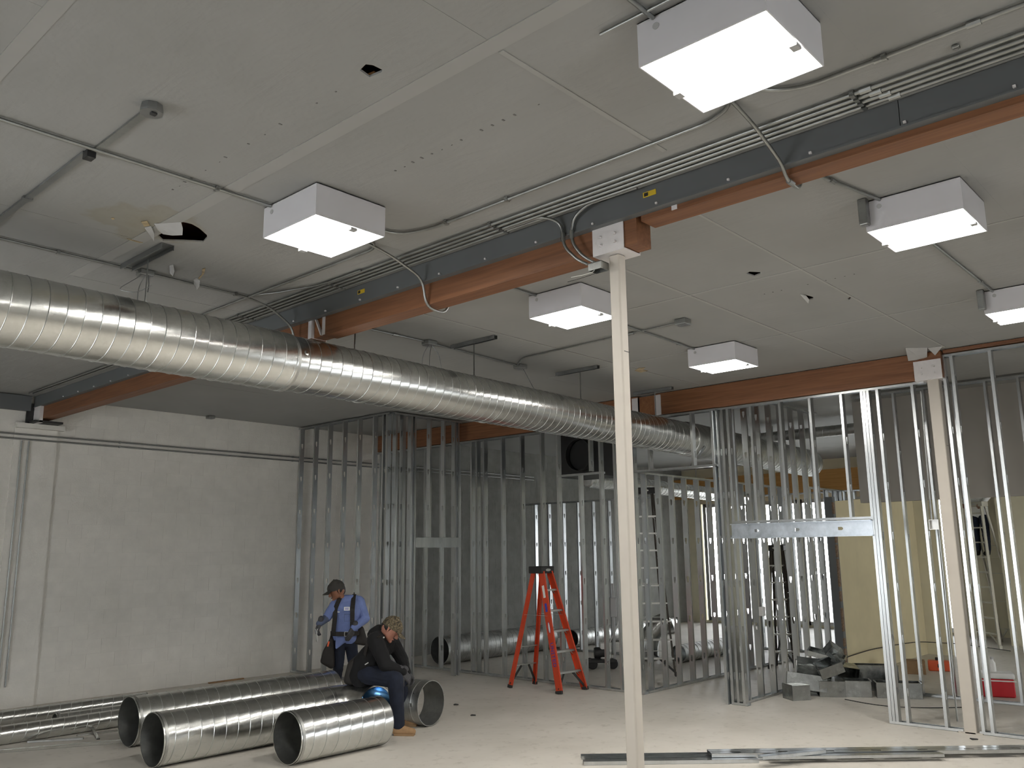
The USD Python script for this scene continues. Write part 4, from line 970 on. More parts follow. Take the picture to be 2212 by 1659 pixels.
def lying(a, b, w, h, kn=0, down=True):
    """A C channel lying from a to b (world points): web uppermost, flanges down, or the other way up."""
    a, b = np.asarray(a, float), np.asarray(b, float); L = np.linalg.norm(b - a); d, s, u = frame(b - a)
    web = sbox(0, -w / 2, L, w / 2)
    for k in range(kn):
        x = L * (k + .55) / kn
        web = web.difference(sbox(x - .035, -.004, x + .035, .004).buffer(.016, quad_segs=4))
    zt = h - .002 if down else 0
    ms = [extrude(web, .002, a + u * zt, d, -s if np.dot(np.cross(d, -s), u) > 0 else s)]
    for k in (-1, 1):
        ms.append(beam(a + s * k * (w / 2 - .001) + u * h / 2, b + s * k * (w / 2 - .001) + u * h / 2, .002, h))
        ms.append(beam(a + s * k * (w / 2 - .006) + u * (.001 if down else h - .001), b + s * k * (w / 2 - .006) + u * (.001 if down else h - .001), .012, .002))
    return V(ms)


GS = 'loose studs stacked at the lower right'
g0, g1 = onz(1256, 1640, .0), onz(2400, 1624, .0)
dd = (g1 - g0) / np.linalg.norm(g1 - g0); nn = np.array([-dd[1], dd[0], 0]) * (1 if (-dd[1] * .7 + dd[0] * .7) < 0 else -1)
for label, s0, s1, off, z, w, h, kn, down, mt in [
        ('back left stud of the floor stack, behind the near post', 0.0, 2.6, -.02, .001, .092, .036, 0, False, m_stud),
        ('middle left stud of the floor stack, passing behind the near post', 0.03, 2.2, .10, .001, .092, .036, 0, False, m_stud),
        ('front left stud of the floor stack, at the bottom edge of the picture', 0.0, 1.75, .22, .001, .092, .036, 0, True, m_stud),
        ('long back stud of the floor stack running out at the right edge', 1.30, 5.1, .02, .038, .092, .036, 0, True, m_stud),
        ('stud with oval holes on the floor stack at the lower right', 1.30, 5.1, .13, .040, .100, .036, 8, True, m_stud),
        ('long front stud of the floor stack, at the bottom edge right of the holes', 1.85, 3.6, .25, .038, .092, .03, 0, True, m_stud)]:
    single('loose_stud', lying(g0 + dd * s0 + nn * off + (0, 0, z), g0 + dd * s1 + nn * off + (0, 0, z), w, h, kn, down), mt, label, 'metal stud', GS)
q0, q1 = onz(1642, 1632, .11), onz(1778, 1618, .11)
single('loose_track', lying((*q0[:2], .078), (*q1[:2], .078), .085, .03, 0, True), m_header, 'short bluish track offcut lying on top of the stud stack', 'metal track')
q0, q1 = onz(-40, 1629, 0), onz(275, 1603, 0)
single('metal_strip', lying((*q0[:2], .001), (*q1[:2], .001), .085, .028), m_duct, 'long shiny metal strip on the floor at the lower left edge', 'metal strip')
q0, q1 = onz(60, 1604, 0), onz(180, 1597, 0)
single('metal_strip', lying((*q0[:2], .001), (*q1[:2], .001), .06, .02), m_duct_dull, 'short dull metal strip on the floor behind the long shiny one', 'metal strip')
q0, q1 = onz(166, 1591, 0), onz(254, 1580, 0)
single('metal_angle', lying((*q0[:2], .001), (*q1[:2], .001), .03, .02), m_duct, 'thin metal angle on the floor left of the big duct mouth', 'metal angle')
q0, q1 = onz(198, 1578, 0), onz(212, 1598, 0)
single('metal_clip', lying((*q0[:2], .03), (*q1[:2], .002), .035, .012), m_duct, 'small bent metal clip across the thin angle on the floor', 'metal clip')
sp = onz(500, 1465, 0)
single('wood_lath', beam((7.6, 13.78, .012), (8.25, 13.80, .012), .05, .02), m_card, 'dark lath lying at the foot of the block wall', 'lath')

# ================================================================ INSIDE THE FRAMED ROOMS
fd = thing('spiral_duct', 'large dull spiral duct on the floor inside the framed rooms, black mouth at left', 'duct', (11.6, 12.5, 0), GF)
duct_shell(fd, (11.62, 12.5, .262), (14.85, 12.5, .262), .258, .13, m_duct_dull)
fd = thing('spiral_duct', 'thinner spiral duct on the floor far inside the framed rooms, behind the ladder', 'duct', (15.3, 12.3, 0), GF)
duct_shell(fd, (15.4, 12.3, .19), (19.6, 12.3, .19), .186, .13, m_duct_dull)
hd = thing('overhead_duct', 'thinner spiral duct hung inside the framed rooms below the big one', 'duct', (13, 9.9, 3.0))
duct_shell(hd, (13.0, 9.9, 3.42), (19.5, 9.9, 3.30), .15, .12, m_duct, inner=False); part('end_cap', lathe([(0, .03), (.12, .02), (.15, 0)], (13.0, 9.9, 3.42), (-1, 0, 0), 30), m_duct_dull, hd)
for x in (14.2, 17.0):
    part('hanger_wire', tube([(x, 9.9, 3.5), (x, 9.9, CZ + .002)], .006, 6), m_strut, hd)
hd2 = thing('overhead_duct', 'brownish branch duct hung near the ceiling beyond the wide doorway', 'duct', (15.5, 6.4, 4.2))
duct_shell(hd2, (15.9, 7.9, 4.26), (15.9, 5.3, 4.26), .10, .12, m_duct_dull, inner=False)
part('hanger_band', [beam((15.9, y, 4.36), (15.9, y, CZ + .002), .02, .01) for y in (5.6, 7.5)], m_strut, hd2)
pl = thing('plenum', 'black lined plenum box with a round mouth, behind the framed duct hole', 'plenum', (12.2, 9.0, 3.4))
zc0 = onz(1253, 983, 3.72); zc0 = EYE + (zc0 - EYE) * (11.9 / zc0[0])
part('box', bx(11.95, 12.75, zc0[1] - .36, zc0[1] + .55, zc0[2] - .36, zc0[2] + .42), m_black, pl)
part('collar', lathe([(.27, 0), (.285, 0), (.285, .12), (.27, .12)], (11.95, zc0[1], zc0[2]), (-1, 0, 0), 36), m_dark, pl, smooth=40)
part('hanger', [beam((12.2, zc0[1] - .3, zc0[2] + .42), (12.2, zc0[1] - .3, CZ), .02, .01), beam((12.2, zc0[1] + .5, zc0[2] + .42), (12.2, zc0[1] + .5, CZ), .02, .01)], m_strut, pl)
e2 = thing('duct_elbow', 'shiny duct elbow standing on the floor inside the framed rooms, right of the near post', 'duct elbow', (15, 9.9, 0))
ec = np.array([[14.6, 9.75, .02], [14.6, 9.75, .25], [14.63, 9.7, .48], [14.72, 9.56, .66], [14.86, 9.4, .74]])
part('shell', tube(ec, .19, 30, caps=False), m_duct, e2, smooth=25); part('lining', tube(ec, .186, 30, caps=False), m_duct_in, e2, smooth=25)
sd = thing('spiral_duct', 'short dark-mouthed duct on the floor beside the shiny elbow', 'duct', (14.6, 9.3, 0), GF)
duct_shell(sd, (14.55, 9.05, .165), (16.2, 9.05, .165), .16, .12, m_duct_dull)
ct = thing('machine_cart', 'small wheeled machine with a slanting handle on the floor behind the orange ladder', 'machine', (13.0, 9.75, 0))
part('deck', obox((13.0, 9.72), (.7, -.7, 0), .55, .3, .12, .17, .01), m_dark, ct); part('motor', lathe([(0, 0), (.09, 0), (.1, .03), (.1, .25), (.06, .29), (0, .29)], (12.92, 9.8, .28), (.7, -.7, 0), 20), m_black, ct, smooth=40)
part('tank', obox((13.08, 9.68), (.7, -.7, 0), .2, .2, .17, .46, .03), m_whitep, ct, smooth=40)
for c in ((12.84, 9.78), (12.94, 9.92), (13.1, 9.52)):
    part('wheel', lathe([(0, 0), (.07, 0), (.09, .01), (.09, .04), (.07, .05), (0, .05)], (c[0], c[1], .09), (.7, .7, 0), 20), m_black, ct, smooth=40)
part('handle', tube([(13.05, 9.7, .2), (13.25, 9.5, .75), (13.3, 9.45, 1.0)], .012, 8), m_alu, ct); part('mast', tube([(13.2, 9.55, .17), (13.2, 9.55, 1.5)], .025, 8), m_tab, ct); part('head', obox((13.2, 9.55), (.7, -.7, 0), .12, .1, .9, 1.25, .015), m_tab, ct)
eb = thing('switch_box', 'small metal box fixed on the corridor frame behind the doorway jamb', 'electrical box', (12.0, 5.98, 1.1))
part('box', rbox(11.86, 11.96, 5.94, 6.0, 1.14, 1.27, .006), m_tab, eb); part('pipe', tube([(11.91, 5.97, 1.27), (11.91, 5.97, 3.6)], .010, 8), m_emt, eb)

# ================================================================ PEOPLE
SPH = {}


def ball(c, r):
    r = np.atleast_1d(np.asarray(r, float)); key = 14
    s = m3.Manifold.sphere(1.0, key)
    s = s.scale(tuple((r if len(r) == 3 else np.repeat(r, 3)).tolist()))
    return s.translate(tuple(float(q) for q in c))


def hull(*pr):
    return m3.Manifold.batch_hull([ball(c, r) for c, r in pr])


def chain(pts, rs):
    return [hull((a, ra), (b, rb)) for a, b, ra, rb in zip(pts, pts[1:], rs, rs[1:])]


def soft(solids, edge=.025, it=10, lump=0.0, seed=0, lscale=14):
    """Union of solids, refined and smoothed into one continuous skin; lump adds cloth folds."""
    m = m3.Manifold.batch_boolean(solids, m3.OpType.Add).refine_to_length(edge)
    t = as_tm(m); t.merge_vertices(); trimesh.smoothing.filter_taubin(t, iterations=it)
    if lump:
        n = t.vertex_normals; v = np.asarray(t.vertices)
        t.vertices = v + n * ((meshkit.fbm(v * lscale, 3, seed) - .5) * 2 * lump)[:, None]
    return t


def basis(fwd, up):
    f = np.asarray(fwd, float); f /= np.linalg.norm(f); u = np.asarray(up, float); u = u - f * (u @ f); u /= np.linalg.norm(u)
    return f, np.cross(u, f), u            # forward, left, up


def head_parts(c, fwd, up, s=1.0):
    """Solids of a head round c (the middle of the skull), and a function from head coordinates (forward, left, up) to the world."""
    f, l, u = basis(fwd, up); w = lambda a, b, d: np.asarray(c) + s * (f * a + l * b + u * d)
    sk = [hull((w(-.02, 0, .035), .088 * s), (w(.03, 0, .03), .078 * s), (w(-.03, 0, .0), .080 * s)),
          hull((w(.03, .03, .02), .055 * s), (w(.03, -.03, .02), .055 * s), (w(.055, 0, -.085), .032 * s), (w(.035, .035, -.06), .032 * s), (w(.035, -.035, -.06), .032 * s), (w(-.03, 0, -.02), .06 * s)),
          hull((w(.098, 0, .015), .010 * s), (w(.118, 0, -.030), .013 * s), (w(.10, .012, -.034), .010 * s), (w(.10, -.012, -.034), .010 * s)),
          hull((w(.082, .03, .035), .012 * s), (w(.088, 0, .034), .012 * s), (w(.082, -.03, .035), .012 * s)),
          hull((w(.084, .016, -.066), .010 * s), (w(.09, 0, -.066), .010 * s), (w(.084, -.016, -.066), .010 * s)), ball(w(.076, 0, -.098), .022 * s)]
    for k in (-1, 1):
        sk.append(hull((w(-.005, .083 * k, .025), .013 * s), (w(-.014, .090 * k, .03), .010 * s), (w(-.006, .084 * k, -.02), .009 * s)))
    return sk, w


def face_parts(t, w, s, body):
    for k in (-1, 1):
        e = part('eye', as_tm(hull((w(.081, .033 * k, .012), .010 * s), (w(.080, .028 * k, .012), .010 * s))), m_eye, t, smooth=True)
        part('iris', as_tm(ball(w(.089, .031 * k, .012), .0045 * s)), m_hair, e, smooth=True)
        part('eyebrow', as_tm(hull((w(.090, .018 * k, .036), .004 * s), (w(.082, .048 * k, .036), .004 * s))), m_hair, t)
    part('mouth', as_tm(hull((w(.096, .018, -.064), .004 * s), (w(.1015, 0, -.064), .005 * s), (w(.096, -.018, -.064), .004 * s))), m_lip, t, 'closed mouth')


def cap(t, w, s, mat, label):
    """A ball cap: crown shell, brim, button."""
    cr = m3.Manifold.batch_hull([ball(w(-.02, 0, .045), .103 * s), ball(w(.03, 0, .045), .094 * s), ball(w(-.01, 0, .075), .085 * s)])
    cut = m3.Manifold.batch_hull([ball(w(a, b, d), .004) for a in (-.2, .2) for b in (-.2, .2) for d, in ((-.2,),)] + [ball(w(.2, b, .035), .004) for b in (-.2, .2)] + [ball(w(-.2, b, .0), .004) for b in (-.2, .2)])
    g = as_tm((cr - cut).refine_to_length(.02)); c = part('cap', g, mat, t, label, smooth=50)
    rim = []
    for j in (0, 1):
        for q in np.linspace(-1.1, 1.1, 15):
            x = .075 + .028 * math.cos(q); y = .095 * math.sin(q); x2 = .045 + .155 * math.cos(q * .82); y2 = .100 * math.sin(q * .95)
            rim.append([(x, y, .040 - .22 * y * y * 10 * .1 + .004 * j), (x2, y2, .022 - 2.0 * y2 * y2 + .004 * j)])
    v = np.array([w(*p) for r in rim for p in r]); f = []; n = 30
    for i in range(14):
        a = 2 * i; f += [(a, a + 2, a + 3), (a, a + 3, a + 1), (a + n, a + 3 + n, a + 2 + n), (a + n, a + 1 + n, a + 3 + n), (a + 1, a + 3, a + 3 + n), (a + 1, a + 3 + n, a + 1 + n), (a, a + 2 + n, a + 2), (a, a + n, a + 2 + n)]
    part('brim', trimesh.Trimesh(v, f, process=False), mat, c)
    part('button', as_tm(ball(w(-.005, 0, .158), .010 * s)), mat, c)


def hand_solids(wrist, d, palm, s=1.0, curl=.5, left=True, grow=0.0):
    """A hand: d points from the wrist along the palm, palm is where the palm faces. Five fingers, thumb from the side near its base."""
    d = np.asarray(d, float); d /= np.linalg.norm(d); n = np.asarray(palm, float); n = n - d * (n @ d); n /= np.linalg.norm(n)
    side = np.cross(d, n) * (1 if left else -1)      # thumb side
    W = np.asarray(wrist, float); w = lambda a, b, c: W + s * (d * a + side * b + n * c)
    out = [hull((w(0, 0, 0), .027 * s + grow), (w(.09, .030, 0), .014 * s + grow), (w(.09, -.032, 0), .013 * s + grow), (w(.03, .026, .004), .018 * s + grow), (w(.03, -.024, 0), .017 * s + grow))]
    for b, L, r in ((.031, .072, .0095), (.010, .080, .0095), (-.011, .074, .009), (-.032, .058, .008)):
        p = w(.092, b, 0); pts = [p]; ang = 0
        for k, fr in enumerate((.45, .32, .26)):
            ang += curl * (1.0 if k else .7)
            p = p + s * L * fr * (d * math.cos(ang) + n * math.sin(ang)); pts.append(p)
        out += chain(pts, [r * s + grow, r * s + grow, r * .92 * s + grow, r * .8 * s + grow])
    tp = [w(.028, .030, .006), w(.058, .056, .016), w(.085, .062, .026 + .02 * curl), w(.105, .058, .036 + .035 * curl)]
    return out + chain(tp, [.013 * s + grow, .0115 * s + grow, .0105 * s + grow, .009 * s + grow])


def person(label, loc):
    return thing('person', label, 'person', loc)


RT = ROT[:, 0].copy(); RT[2] = 0; RT /= np.linalg.norm(RT)       # picture-right, level
FW = -ROT[:, 2].copy(); FW[2] = 0; FW /= np.linalg.norm(FW)      # away from the viewer, level
ZU = np.array([0, 0, 1.0])

# ---- the standing man in the blue shirt
D1 = 12.55
S1 = 1.07
base1 = onz(738, 1504, 0)
p1 = person('person standing in a blue work shirt and dark cap, looking down at his gloved hands', base1)
hd_c = at(728, 1277, D1 - .02)
sk, wh = head_parts(hd_c, -RT * .86 - FW * .38 - ZU * .34, ZU + RT * .05, S1)
nk0, nk1 = at(741, 1302, D1 + .02), at(735, 1288, D1)
shL, shR = at(777, 1300, D1 + .10), at(722, 1308, D1 - .06)
elL, wrL = at(789, 1336, D1 + .04), at(763, 1357, D1 - .16)
elR, wrR = at(706, 1334, D1 - .10), at(690, 1347, D1 - .26)
chest, belly, pelv = at(748, 1322, D1), at(746, 1350, D1), at(745, 1374, D1 + .01)
hipL, hipR = at(757, 1384, D1 + .03), at(734, 1384, D1 - .01)
knL, knR = at(764, 1437, D1 + .02), at(731, 1438, D1 - .06)
anL = onz(766, 1500, .10); anL = np.array([*(base1 + RT * .17 + FW * .06)[:2], .10]); anR = np.array([*(base1 - RT * .08 - FW * .06)[:2], .10])
body = sk + chain([wh(-.02, 0, -.06), nk0], [.056, .062]) + chain([nk0, chest, belly, pelv], [.07, .09, .09, .09]) + \
    chain([shL, elL, wrL], [.055, .042, .03]) + chain([shR, elR, wrR], [.055, .042, .03]) + chain([pelv, hipL, knL, anL], [.1, .085, .055, .04]) + chain([pelv, hipR, knR, anR], [.1, .085, .055, .04]) + \
    [hull((shL, .05), (nk0, .06), (shR, .05))]
part('body', soft(body, .02, 6), m_skin, p1, smooth=True)
face_parts(p1, wh, S1, None)
part('hair', as_tm(hull((wh(-.06, 0, .01), .062 * S1), (wh(-.02, .045, .02), .052 * S1), (wh(-.02, -.045, .02), .052 * S1), (wh(-.065, 0, -.03), .045 * S1))), m_hair, p1, smooth=True)
cap(p1, wh, S1, m_capgrey, 'charcoal ball cap')
tors = [hull((shL - RT * .03, .075), (shR + RT * .03, .075), (nk0 - ZU * .01, .075)), hull((chest + RT * .085, .125), (chest - RT * .085, .12), (shL - RT * .05, .08), (shR + RT * .05, .08)),
        hull((chest + RT * .085, .12), (chest - RT * .085, .115), (belly + RT * .07, .12), (belly - RT * .07, .12)), hull((belly + RT * .07, .125), (belly - RT * .07, .122), (pelv + RT * .065, .128), (pelv - RT * .065, .128))]
arms = chain([shL - RT * .01, elL, wrL + (wrL - elL) * -.05], [.088, .068, .052]) + chain([shR + RT * .01, elR], [.082, .064])
tors += [hull((nk0 + ZU * .035 + RT * .02, .078), (shL - RT * .08 + ZU * .02, .085), (shR + RT * .05 + ZU * .02, .08), (chest - FW * .02, .10))]
tail = [hull((pelv - RT * .07 - FW * .10, .05), (pelv + RT * .06 - FW * .09, .045), (at(727, 1399, D1 - .13), .016))]
part('shirt', soft(tors + arms + tail, .018, 8, .007, 3, 13), m_shirt, p1, 'blue long-sleeved work shirt', smooth=True)
part('sleeve', soft(chain([elR + (shR - elR) * .25, elR, wrR], [.063, .062, .048]), .018, 6, .005, 5), m_shirtdk, p1, 'grey-blue lower sleeve', smooth=True)
part('collar', [as_tm(hull((nk0 + RT * .055 + ZU * .03, .018), (nk0 - FW * .09 - RT * .01 - ZU * .03, .014), (nk0 + RT * .08 - FW * .05 - ZU * .05, .014))), as_tm(hull((nk0 - RT * .06 + ZU * .0, .016), (nk0 - FW * .09 - RT * .03 - ZU * .03, .014), (nk0 - RT * .08 - FW * .05 - ZU * .06, .012)))], m_shirt, p1, smooth=True)
legs = chain([hipL, knL, anL], [.098, .076, .062]) + chain([hipR, knR, anR], [.098, .076, .062]) + [hull((hipL, .105), (hipR, .105), (pelv, .125))]
part('trousers', soft(legs, .02, 8, .006, 9), m_denim, p1, 'dark blue jeans', smooth=True)
for a in (anL, anR):
    to = a + (-RT * .8 - FW * .6) * .14
    part('boot', soft([hull((a, .055), ((a[0], a[1], .045), .045)), hull(((a[0], a[1], .045), .045), ((to[0], to[1], .038), .037))], .02, 4), m_leather, p1, smooth=True)
for nm, h_, dr, pl_, cu, lf in (('glove', wrL, at(753, 1379, D1 - .22) - wrL, -RT * .75 + FW * .6, .30, True), ('glove', wrR, at(684, 1364, D1 - .30) - wrR, RT * .8 + FW * .5, .75, False)):
    part(nm, soft(hand_solids(h_, dr, pl_, S1 * 1.08, cu, lf, .002) + chain([h_ - dr / np.linalg.norm(dr) * .07, h_], [.042, .036]), .007, 4), m_glove, p1, 'grey rubber work glove', smooth=True)
bl = []
for q in np.linspace(0, 2 * math.pi, 25)[:-1]:
    bl.append(belly - ZU * .115 + RT * .21 * math.cos(q) + FW * .145 * math.sin(q))
part('belt', [beam(a, b, .008, .062) for a, b in zip(bl, bl[1:] + bl[:1])], m_leather, p1)
bc = belly - ZU * .115 - FW * .148 + RT * .05
part('buckle', [beam(bc - RT * .03 + ZU * .03, bc + RT * .03 + ZU * .03, .01, .008), beam(bc - RT * .03 - ZU * .03, bc + RT * .03 - ZU * .03, .01, .008), beam(bc - RT * .03 - ZU * .03, bc - RT * .03 + ZU * .03, .01, .008), beam(bc + RT * .03 - ZU * .03, bc + RT * .03 + ZU * .03, .01, .008)], m_tab, p1)
for sgn, sh in ((1, shL), (-1, shR)):
    x = RT * (.115 if sgn > 0 else -.135)
    pts = [belly - ZU * .10 + x * 1.1 - FW * .128, chest - ZU * .06 + x - FW * .135, chest + ZU * .05 + x - FW * .140, sh - RT * sgn * .075 + ZU * .055 - FW * .105, sh - RT * sgn * .085 + ZU * .118, sh - RT * sgn * .09 + ZU * .06 + FW * .10, belly + x * .6 + FW * .14]
    part('suspender', [beam(a, b, .062, .014, -FW) for a, b in zip(rounded(pts, .06)[:-1], rounded(pts, .06)[1:])], m_leather, p1, 'black padded suspender strap')
for x, z, w_, h_, rows in ((.035, .055, .085, .052, 3), (-.10, .02, .06, .032, 1)):
    c = chest + RT * x + ZU * z - FW * (.142 if x > 0 else .130)
    pt = part('name_patch', beam(c - RT * w_ / 2, c + RT * w_ / 2, h_, .004, -FW) if False else bx(0, 0, 0, 0, 0, 0) if False else V([beam(c - RT * w_ / 2, c + RT * w_ / 2, .006, h_)]), m_whitep, p1, 'white sewn patch')
    for r in range(rows):
        cc = c - FW * .0035 + ZU * (h_ * (.22 - .22 * r) if rows > 1 else 0)
        part('print', V([beam(cc - RT * w_ * .32, cc + RT * w_ * .30, .001, h_ * .11)]), m_blueprint, pt)
pk = chest + RT * .05 - ZU * .02 - FW * .138
part('pocket', V([beam(pk - RT * .05, pk + RT * .05, .004, .004), beam(pk - RT * .05 - ZU * .10, pk + RT * .05 - ZU * .10, .004, .004), beam(pk - RT * .05, pk - RT * .05 - ZU * .10, .004, .004, RT)]), m_shirtdk, p1)
pc = at(708, 1412, D1 - .12)
part('tool_pouch', soft([hull((pc + ZU * .19 + RT * .05, .035), (pc + RT * .055 - ZU * .16, .05), (pc - RT * .06 - ZU * .10, .045), (pc - RT * .03 + ZU * .02, .045)), hull((belly - ZU * .12 - RT * .18, .03), (pc + ZU * .16 + RT * .04, .03))], .02, 5), m_leather, p1, 'black hanging tool pouch', smooth=True)
tc_ = at(709.5, 1391, D1 - .20)
part('tape_measure', V([beam(tc_ - ZU * .035 - RT * .008, tc_ + ZU * .035 + RT * .008, .03, .022)]), m_toolred, p1, 'orange-red tape measure')
pc = at(779, 1372, D1 + .02)
part('tool_pouch', soft([hull((pc + ZU * .08, .05), (pc + RT * .06 - ZU * .10, .05), (pc - RT * .07 - ZU * .08, .05), (pc - RT * .05 + ZU * .06, .05))], .02, 5), m_leather, p1, 'black tool pouch on the hip', smooth=True)
hp = at(684, 1366, D1 - .34)
sn = thing('tin_snips', 'tin snips held pointing down in the standing man’s gloved hand'.replace('’', "'"), 'snips', hp)
part('handle', [beam(hp + RT * .012 + ZU * .05, hp - ZU * .02, .014, .012), beam(hp - RT * .018 + ZU * .045, hp - ZU * .02, .014, .012)], m_tab, sn); part('blade', [beam(hp - ZU * .02, hp - ZU * .13 + RT * .012, .016, .006), beam(hp - ZU * .02, hp - ZU * .12 - RT * .006, .014, .006)], m_alu, sn)

# ---- the sitting man in the black hoodie
D2 = 10.45
p2 = person('person sitting bent forward in a black hoodie and camouflage cap beside the duct ring', onz(815, 1560, 0))
hc = at(843, 1360, D2 - .02); S2 = 1.09
sk, wh = head_parts(hc, RT * .80 - FW * .10 - ZU * .62, ZU * .85 + RT * .55, S2)
nk0 = at(824, 1372, D2 + .04)
shN, shF = at(811, 1384, D2 - .12), at(846, 1388, D2 + .24)
elN, wrN = at(833, 1437, D2 - .22), at(870, 1452, D2 - .18)
elF, wrF = at(869, 1425, D2 + .16), at(878, 1452, D2 - .0)
chest, belly, pelv = at(815, 1405, D2 + .05), at(793, 1432, D2 + .06), at(785, 1457, D2 + .04)
hipN, hipF = at(790, 1455, D2 - .08), at(797, 1455, D2 + .14)
knN, knF = at(854, 1468, D2 - .30), at(866, 1468, D2 + .04)
anN = np.array([*onz(861, 1565, .12)[:2], .12]); anF = np.array([*onz(868, 1546, .12)[:2], .12])
body = sk + chain([wh(-.03, 0, -.05), nk0], [.06, .07]) + chain([nk0, chest, belly, pelv], [.08, .10, .10, .10]) + chain([shN, elN, wrN], [.06, .045, .032]) + chain([shF, elF, wrF], [.06, .045, .032]) + \
    chain([pelv, hipN, knN, anN], [.11, .09, .06, .045]) + chain([pelv, hipF, knF, anF], [.11, .09, .06, .045]) + [hull((shN, .05), (nk0, .07), (shF, .05))]
part('body', soft(body, .02, 6), m_skin2, p2, smooth=True)
face_parts(p2, wh, S2, None)
part('hair', as_tm(hull((wh(-.06, 0, .01), .062 * S2), (wh(-.02, .045, .02), .052 * S2), (wh(-.02, -.045, .02), .052 * S2), (wh(-.065, 0, -.03), .045 * S2))), m_hair, p2, smooth=True)
cap(p2, wh, S2, m_camo, 'camouflage ball cap')
tors = [hull((shN, .10), (shF, .10), (nk0 - ZU * .02, .09), (chest, .15)), hull((chest - FW * .05, .155), (chest + FW * .08, .15), (belly - FW * .06, .16), (belly + FW * .08, .15)), hull((belly - FW * .06, .165), (belly + FW * .08, .155), (pelv - FW * .06, .165), (pelv + FW * .09, .155))]
arms = chain([shN, elN, wrN], [.105, .083, .055]) + chain([shF, elF, wrF], [.10, .078, .052])
hood = [hull((nk0 - RT * .03 + ZU * .06, .07), (nk0 + RT * .02 + ZU * .01 - FW * .06, .07), (nk0 - RT * .10 + ZU * .01, .075), (nk0 + FW * .09, .07))]
part('hoodie', soft(tors + arms + hood, .02, 7, .008, 11, 12), m_hoodie, p2, 'black hooded sweatshirt', smooth=True)
legs = chain([hipN, knN, anN], [.125, .098, .072]) + chain([hipF, knF, anF], [.12, .092, .07]) + [hull((hipN, .125), (hipF, .125), (pelv, .15))]
part('trousers', soft(legs, .02, 8, .006, 21), m_denim, p2, 'dark blue jeans', smooth=True)
for a, k in ((anN, 1), (anF, 1)):
    to = a + RT * .165 - FW * .03
    part('boot', soft([hull((a + ZU * .02, .058), ((a[0], a[1], .05), .05)), hull(((a[0] - RT[0] * .03, a[1] - RT[1] * .03, .05), .048), ((to[0], to[1], .045), .043)), hull(((a[0], a[1], .07), .05), ((to[0], to[1], .045), .043))], .018, 5), m_boot, p2, 'tan suede work boot', smooth=True)
    s0, s1 = a - RT * .045, to + RT * .025
    part('sole', V([beam((s0[0], s0[1], .012), (s1[0], s1[1], .012), .085, .022)]), m_card, p2)
for h_, dr, pl_, cu, lf in ((wrN, at(886, 1470, D2 - .16) - wrN, -ZU * .6 + FW * .5 - RT * .3, .6, False), (wrF, at(890, 1468, D2 + .06) - wrF, -ZU * .5 - RT * .4 - FW * .5, .6, True)):
    part('glove', soft(hand_solids(h_, dr, pl_, S2 * 1.1, cu, lf, .002) + chain([h_ - dr / np.linalg.norm(dr) * .05, h_], [.05, .04]), .007, 4), m_glove, p2, 'dark grey work glove', smooth=True)
pc = at(764, 1446, D2 - .02)
part('tool_pouch', soft([hull((pc + ZU * .13 + RT * .06, .05), (pc - RT * .06 - ZU * .12, .06), (pc + RT * .07 - ZU * .13, .06), (pc - RT * .02 + ZU * .05, .06))], .02, 5), m_leather, p2, 'black tool pouch hanging behind him', smooth=True)
sp_ = [belly - FW * .17 - RT * .02, chest - FW * .20 - RT * .10 + ZU * .06, shN - RT * .06 + ZU * .10, shN + RT * .06 + ZU * .05 - FW * .08]
part('suspender', [beam(a, b, .05, .012, -FW * .7 + ZU) for a, b in zip(rounded(sp_, .1)[:-1], rounded(sp_, .1)[1:])], m_leather, p2)
cc = at(829, 1377, D2 - .26)
part('clip', as_tm(ball(cc, .012)), m_alu, p2); cc = at(792, 1433.5, D2 - .28)
part('buckle', V([beam(cc - RT * .02 - ZU * .012, cc + RT * .02 + ZU * .012, .01, .012)]), m_alu, p2)

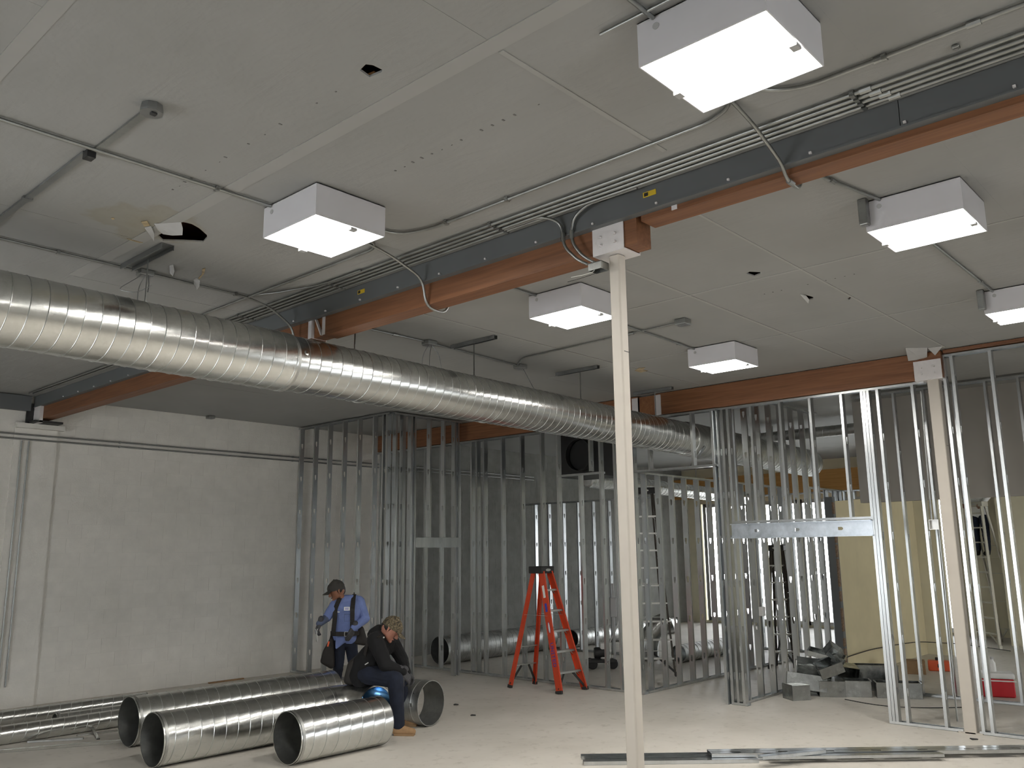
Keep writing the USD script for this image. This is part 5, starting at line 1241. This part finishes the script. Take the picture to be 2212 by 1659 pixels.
# ---- the far worker on the aluminium ladder
D3 = 19.0
cf = np.array([21.3, 5.32, 0])
p3 = person('person far off in dark trousers and white shirt, standing on the aluminium ladder', (cf[0], cf[1], 1.9))
f3v = np.array([-.85, .2, 0]); l3 = np.array([-.2, -.85, 0]); l3 /= np.linalg.norm(l3)
Z = lambda s, z: cf + l3 * s + np.array([.0, 0, z])
sk, wh = head_parts(Z(0, 3.72), -f3v, ZU, 1.05)
b3 = sk + chain([Z(0, 3.64), Z(0, 3.5), Z(0, 3.25), Z(0, 2.92)], [.055, .07, .09, .09]) + [hull((Z(.18, 3.47), .05), (Z(-.18, 3.47), .05), (Z(0, 3.5), .07))]
for s in (-1, 1):
    b3 += chain([Z(.19 * s, 3.46), Z(.26 * s, 3.2), Z(.2 * s, 3.0) + f3v * .22], [.055, .042, .032]) + chain([Z(.09 * s, 2.88), Z(.11 * s, 2.42), Z(.11 * s, 2.0)], [.09, .06, .042]) + hand_solids(Z(.2 * s, 3.0) + f3v * .22, f3v - ZU * .2, -l3 * s, 1.05, .5, s > 0)
part('body', soft(b3, .02, 5), m_skin, p3, smooth=True)
face_parts(p3, wh, 1.05, None)
part('hair', as_tm(hull((wh(-.05, 0, .04), .08), (wh(.02, 0, .06), .075), (wh(-.06, 0, -.02), .05))), m_hair, p3, smooth=True)
t3 = [hull((Z(.17, 3.46), .075), (Z(-.17, 3.46), .075), (Z(.08, 3.2), .125), (Z(-.08, 3.2), .125)), hull((Z(.08, 3.2), .125), (Z(-.08, 3.2), .125), (Z(.08, 2.84), .13), (Z(-.08, 2.84), .13))]
for s in (-1, 1):
    t3 += chain([Z(.19 * s, 3.46), Z(.26 * s, 3.2), Z(.2 * s, 3.0) + f3v * .20], [.08, .065, .05])
part('shirt', soft(t3, .025, 6, .006, 31), m_whitep, p3, 'white long-sleeved shirt', smooth=True)
part('trousers', soft(sum([chain([Z(.09 * s, 2.86), Z(.11 * s, 2.42), Z(.11 * s, 2.02)], [.11, .08, .065]) for s in (-1, 1)], []) + [hull((Z(.09, 2.86), .115), (Z(-.09, 2.86), .115))], .025, 6, .005, 33), m_denim, p3, 'dark trousers', smooth=True)
for s in (-1, 1):
    part('boot', soft([hull((Z(.11 * s, 1.99), .055), (Z(.11 * s, 1.935), .045), (Z(.11 * s, 1.93) + f3v * .15, .038))], .02, 4), m_leather, p3, smooth=True)

for (px, py), l in (((1022, 1546), 'small dark metal scrap on the floor right of the duct ring'), ((2105, 1598), 'small dark scrap on the floor in front of the far post'), ((985, 1523), 'thin dark scrap on the floor behind the duct ring')):
    q = onz(px, py, 0); single('metal_scrap', [obox(q[:2], (.7, -.7, 0), .07, .035, 0, .012, .004), obox(q[:2] + .03, (.2, -.9, 0), .05, .02, 0, .009, .003)], m_dark, l, 'scrap')
